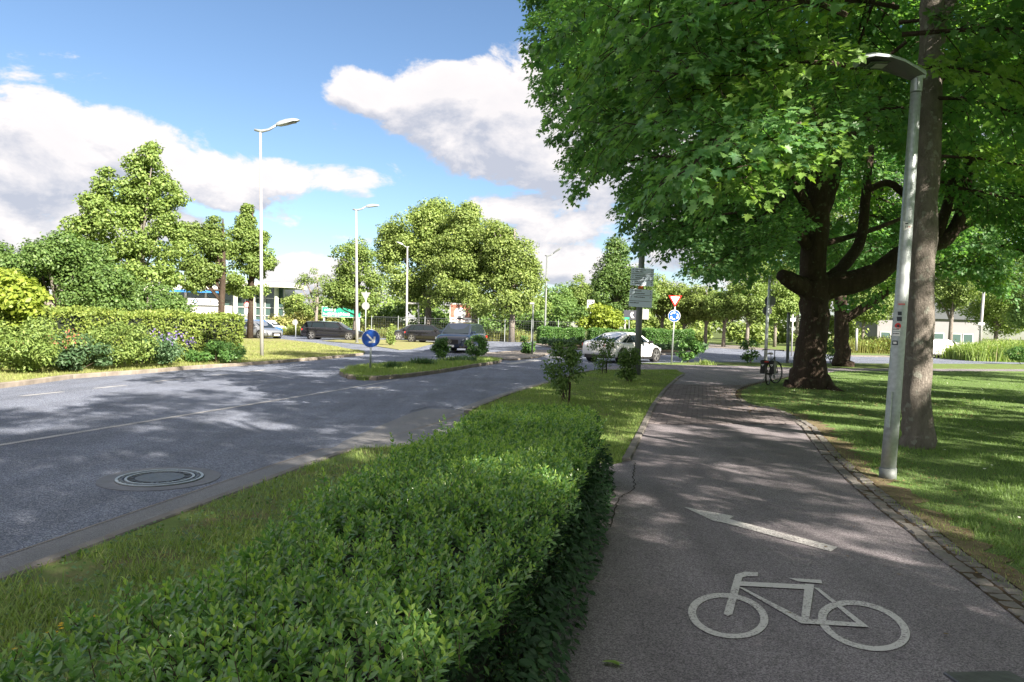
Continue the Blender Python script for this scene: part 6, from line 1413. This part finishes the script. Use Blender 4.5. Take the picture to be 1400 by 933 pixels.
    for x in (fx, rxx):
        for s in (1, -1):
            mb = MB(); mb.cyl((x, s * (w - .10), wr_ + .02), wr_ * 1.14, .22, 26, axis='Y'); mb.build('wheel_arch', 'black', t)
            wl = bpy.data.objects.new('wheel', None); COL.objects.link(wl); wl.parent = t; wl.location = (x, s * (w - .10), wr_)
            mb = MB(); pr = [(-.11, .78), (-.11, .96), (-.07, 1), (.07, 1), (.11, .96), (.118, .80), (.10, .68)]; N_ = 28
            mb.add([(wr_ * q[1] * math.cos(6.2832 * j / N_), s * q[0] * 1.1, wr_ * q[1] * math.sin(6.2832 * j / N_)) for q in pr for j in range(N_)], [(i * N_ + j, (i + 1) * N_ + j, (i + 1) * N_ + (j + 1) % N_, i * N_ + (j + 1) % N_) for i in range(len(pr) - 1) for j in range(N_)]); mb.build('tyre', 'rubber', wl, True)
            mb = MB(); mb.cyl((0, s * .07, 0), wr_ * .69, .02, 24, axis='Y', mi=1)
            for q in range(5):
                a = q * 2 * math.pi / 5 + .3
                for da in (-.12, .12): mb.box((math.cos(a + da) * wr_ * .37, s * .108, math.sin(a + da) * wr_ * .37), (wr_ * .62, .03, .030), Matrix.Rotation(-a - da * .4, 3, 'Y'))
            mb.cyl((0, s * .112, 0), wr_ * .14, .035, 12, axis='Y'); N_ = 24
            for j in range(N_):
                a = 6.2832 * (j + .5) / N_; mb.box((math.cos(a) * wr_ * .72, s * .105, math.sin(a) * wr_ * .72), (.028, .03, wr_ * .72 * 6.2832 / N_ * 1.08), Matrix.Rotation(-a, 3, 'Y'))
            mb.build('rim', [rimmat, 'black'], wl)
    # lights and ends
    xf = L / 2; nz = T['nose'] * s_; tz = T['tail'] * s_
    for s in (1, -1):
        def corner(name, pts, mat): mb = MB(); mb.add([(x, s * y, z) for x, y, z in pts], [(0, 1, 2, 3), (4, 5, 1, 0), (7, 6, 5, 4), (3, 2, 6, 7), (1, 5, 6, 2), (4, 0, 3, 7)]); return mb.build(name, mat, t)
        hx = xf - .30
        corner('headlight', [(xf - .07, w * .52, nz - .13), (xf - .34, w * .955, nz - .06), (xf - .36, w * .945, nz + .07), (xf - .11, w * .52, nz + .0), (xf - .2, w * .5, nz - .13), (xf - .45, w * .8, nz - .06), (xf - .45, w * .8, nz + .06), (xf - .2, w * .5, nz)], 'lens')
        corner('tail_light', [(-xf + .005, w * .50, tz - .24), (-xf + .17, w * .962, tz - .24), (-xf + .19, w * .955, tz - .11), (-xf + .03, w * .50, tz - .13), (-xf + .2, w * .5, tz - .24), (-xf + .3, w * .8, tz - .24), (-xf + .3, w * .8, tz - .11), (-xf + .2, w * .5, tz - .13)], 'taillens')
        corner('air_intake', [(xf - .005, w * .55, .30), (xf - .14, w * .86, .32), (xf - .15, w * .86, .50), (xf - .012, w * .58, .46), (xf - .2, w * .55, .30), (xf - .3, w * .8, .32), (xf - .3, w * .8, .50), (xf - .2, w * .58, .46)], 'black')
    mb = MB(); mb.box((xf - .035, 0, nz - .17), (.10, w * .95, .24), bev=.02); gr = mb.build('grille', 'black', t)
    mb = MB(); mb.box((xf + .018, 0, .36 * s_ + .04), (.02, .52, .11), bev=.004); mb.build('number_plate', 'sign_white', t)
    mb = MB(); mb.box((-xf - .004, 0, .52), (.02, .52, .11), bev=.004); mb.build('number_plate', 'sign_white', t)
    mb = MB(); mb.box((-xf + .07, 0, .30), (.16, w * 1.3, .16), bev=.02); mb.build('rear_bumper_insert', 'black', t)
    if emblem:
        mb = MB(); N_ = 24; c = Vector((xf + .022, 0, nz - .16)); r1, r2 = .10, .082
        mb.add([(c.x, c.y + r * math.cos(6.2832 * j / N_), c.z + r * math.sin(6.2832 * j / N_)) for r in (r1, r2) for j in range(N_)], [(j, (j + 1) % N_, (j + 1) % N_ + N_, j + N_) for j in range(N_)])
        for q in range(3):
            a = R(90 + 120 * q); d = Vector((0, math.cos(a), math.sin(a))); e = Vector((0, -math.sin(a), math.cos(a))); mb.add([c + d * .09, c - d * .01 + e * .018, c - d * .01 - e * .018], [(0, 1, 2)])
        mb.build('star_emblem', 'chrome', t)
    return t
def gpt(px, py): return g(px, py, ZR)
def vdir(dx, dy): return math.atan2(dy, dx)
c = at(455, 462, 60); car('estate_car', 'black estate car parked in front of the green billboard', (c.x, 60, ZR), vdir(1, -.06), 5.0, 1.86, 1.50, 'estate', 'p_black')
c = at(590, 465, 59); car('black_car', 'black hatchback parked left of the dark blue car', (c.x, 59, ZR), vdir(1, -.45), 4.4, 1.82, 1.48, 'hatch', 'p_black')
c = at(566, 460, 66); car('black_car', 'black car mostly hidden behind the black hatchback', (c.x, 66, ZR), vdir(-1, -.2), 4.5, 1.82, 1.42, 'sedan', 'p_black')
c = at(631, 478, 42); car('suv', 'dark blue SUV facing the island with its front to the left', (c.x, 42, ZR), vdir(-.22, -1), 4.7, 1.98, 1.68, 'suv', 'p_blue', emblem=True)
c = at(852, 492, 35.6); car('white_sedan', 'white fastback sedan seen from behind entering the roundabout', (c.x, 35.6, ZR), vdir(.72, .80), 4.7, 1.88, 1.44, 'sedan', 'p_white')
c = at(1270, 486, 58); car('white_car', 'white hatchback passing behind the slim maple trunk', (c.x, 58, ZR), vdir(-1, -.05), 4.4, 1.8, 1.48, 'hatch', 'p_white')
c = at(356, 459, 57); car('silver_car', 'silver car partly hidden by the hedge end and tall lamp', (c.x, 56, ZR), vdir(1, -.55), 4.4, 1.8, 1.40, 'sedan', 'p_silver')
c = at(350, 458, 62); car('blue_car', 'blue car behind the silver car at the hedge end', (c.x, 62, ZR), vdir(1, -.3), 4.5, 1.8, 1.5, 'hatch', 'p_sky')
c = at(376, 451, 80); car('white_car', 'white car parked by the glass showroom front', (c.x, 78, ZR), vdir(1, -.5), 4.4, 1.8, 1.42, 'sedan', 'p_white')

# ------------------------------------------------------------------ bicycle
def bicycle():
    b = g(1050, 527); th = R(90 - 31); t = thing('parked_bicycle', 'black bicycle with black pannier bags parked beside the big maple', 'bicycle', (b.x, b.y, 0), th)
    def wheel(x, steer=0):
        wl = bpy.data.objects.new('wheel', None); COL.objects.link(wl); wl.parent = t; wl.location = (x, 0, .345); wl.rotation_euler = (0, 0, steer)
        mb = MB(); mb.tube([(math.cos(a) * .335, 0, math.sin(a) * .335) for a in np.linspace(0, 2 * math.pi, 41)], .021, 8, cap=False); mb.build('tyre', 'rubber', wl, True)
        mb = MB(); mb.tube([(math.cos(a) * .308, 0, math.sin(a) * .308) for a in np.linspace(0, 2 * math.pi, 33)], .011, 6, cap=False); mb.build('rim', 'galv_dark', wl, True)
        mb = MB()
        for q in range(18): a = q * math.pi / 9; mb.tube([(0, .02 * (-1) ** q, 0), (math.cos(a) * .305, 0, math.sin(a) * .305)], .0016, 3, cap=False)
        mb.build('spokes', 'galv', wl); mb = MB(); mb.cyl((0, 0, 0), .03, .09, 10, axis='Y'); mb.build('hub', 'black', wl)
    wheel(0); wheel(1.08, R(-22))
    mb = MB(); bb = (.45, 0, .29); st = (.30, 0, .78); hd1 = (.88, 0, .62); hd2 = (.83, 0, .84)
    for a, b2, r in ((bb, st, .018), (bb, hd1, .022), ((.33, 0, .70), hd2, .018), (hd1, hd2, .024), ((0, .05, .345), bb, .010), ((0, -.05, .345), bb, .010), ((0, .05, .345), (.32, .02, .72), .009), ((0, -.05, .345), (.32, -.02, .72), .009)): mb.tube([a, b2], r, 8)
    mb.build('frame', 'black', t, True)
    mb = MB(); mb.tube([(.88, 0, .62), (.92, .05, .56), (1.08, .055, .345)], .013, 8); mb.tube([(.88, 0, .62), (.92, -.05, .56), (1.08, -.055, .345)], .013, 8); mb.build('fork', 'black', t, True)
    mb = MB(); mb.tube([(.83, 0, .84), (.80, 0, 1.0), (.84, 0, 1.04)], .014, 8); mb.tube([(.62, .30, 1.05), (.76, .26, 1.06), (.84, .1, 1.05), (.84, -.1, 1.05), (.76, -.26, 1.06), (.62, -.30, 1.05)], .012, 8); mb.build('handlebar', 'black', t, True)
    for s in (1, -1): mb = MB(); mb.tube([(.66, s * .29, 1.055), (.55, s * .31, 1.045)], .019, 8); mb.build('grip', 'rubber', t, True)
    mb = MB(); mb.tube([st, (.25, 0, .93)], .013, 8); mb.build('seat_post', 'galv', t, True)
    mb = MB(); rings = []
    for x, w_, z1 in ((-.02, .05, .0), (.02, .085, .01), (.10, .085, .0), (.20, .04, .0), (.29, .018, .005)): rings.append([(x + .12, y, .95 + z) for y, z in ((-w_, -.02), (-w_ * .8, .02 + z1), (0, .035 + z1), (w_ * .8, .02 + z1), (w_, -.02), (0, -.03))])
    mb.add([v for r_ in rings for v in r_], [(i * 6 + j, i * 6 + (j + 1) % 6, (i + 1) * 6 + (j + 1) % 6, (i + 1) * 6 + j) for i in range(4) for j in range(6)] + [tuple(range(6)), tuple(24 + j for j in range(6))]); mb.build('saddle', 'saddle', t, True)
    mb = MB(); mb.tube([(-.28, .06, .73), (.28, .06, .73)], .006, 6); mb.tube([(-.28, -.06, .73), (.28, -.06, .73)], .006, 6); mb.tube([(0, .07, .36), (-.10, .07, .73)], .006, 6); mb.tube([(0, -.07, .36), (-.10, -.07, .73)], .006, 6); mb.tube([(-.28, -.06, .73), (-.28, .06, .73)], .006, 6); mb.build('rack', 'black', t)
    for s in (1, -1):
        mb = MB(); mb.box((-.05, s * .13, .54), (.34, .13, .36), Matrix.Rotation(R(4) * s, 3, 'X'), bev=.03); pn = mb.build('pannier', 'black', t)
        mb = MB(); mb.box((-.06, s * .13, .725), (.35, .14, .07), bev=.03); mb.build('pannier_flap', 'black', pn)
        mb = MB(); mb.add([(-.226, s * .13 - .045, .64), (-.226, s * .13 + .045, .64), (-.226, s * .13, .57)], [(0, 2, 1)]); mb.add([(-.228, s * .13 - .012, .62), (-.228, s * .13 + .012, .62), (-.228, s * .13, .60)], [(0, 2, 1)], 1); mb.build('pannier_badge', ['sign_white', 'black'], pn)
    mb = MB(); mb.box((-.305, 0, .72), (.035, .12, .04), bev=.01); mb.build('tail_light', 'reflector', t)
    mb = MB(); mb.tube([(math.cos(a) * .37, 0, .345 + math.sin(a) * .37) for a in np.linspace(R(40), R(215), 14)], .022, 6); mb.build('mudguard', 'black', t, True)
    mb = MB(); mb.tube([(-.02, .04, .33), (-.10, .22, .0)], .010, 6); mb.build('kickstand', 'galv_dark', t)
    mb = MB(); mb.cyl((.45, -.07, .29), .09, .01, 20, axis='Y'); mb.tube([(.45, -.09, .29), (.53, -.09, .15)], .01, 6); mb.tube([(.45, .09, .29), (.37, .09, .43)], .01, 6); mb.box((.53, -.14, .15), (.09, .08, .02)); mb.box((.37, .14, .43), (.09, .08, .02)); mb.build('crank_and_pedals', 'galv_dark', t)
bicycle()
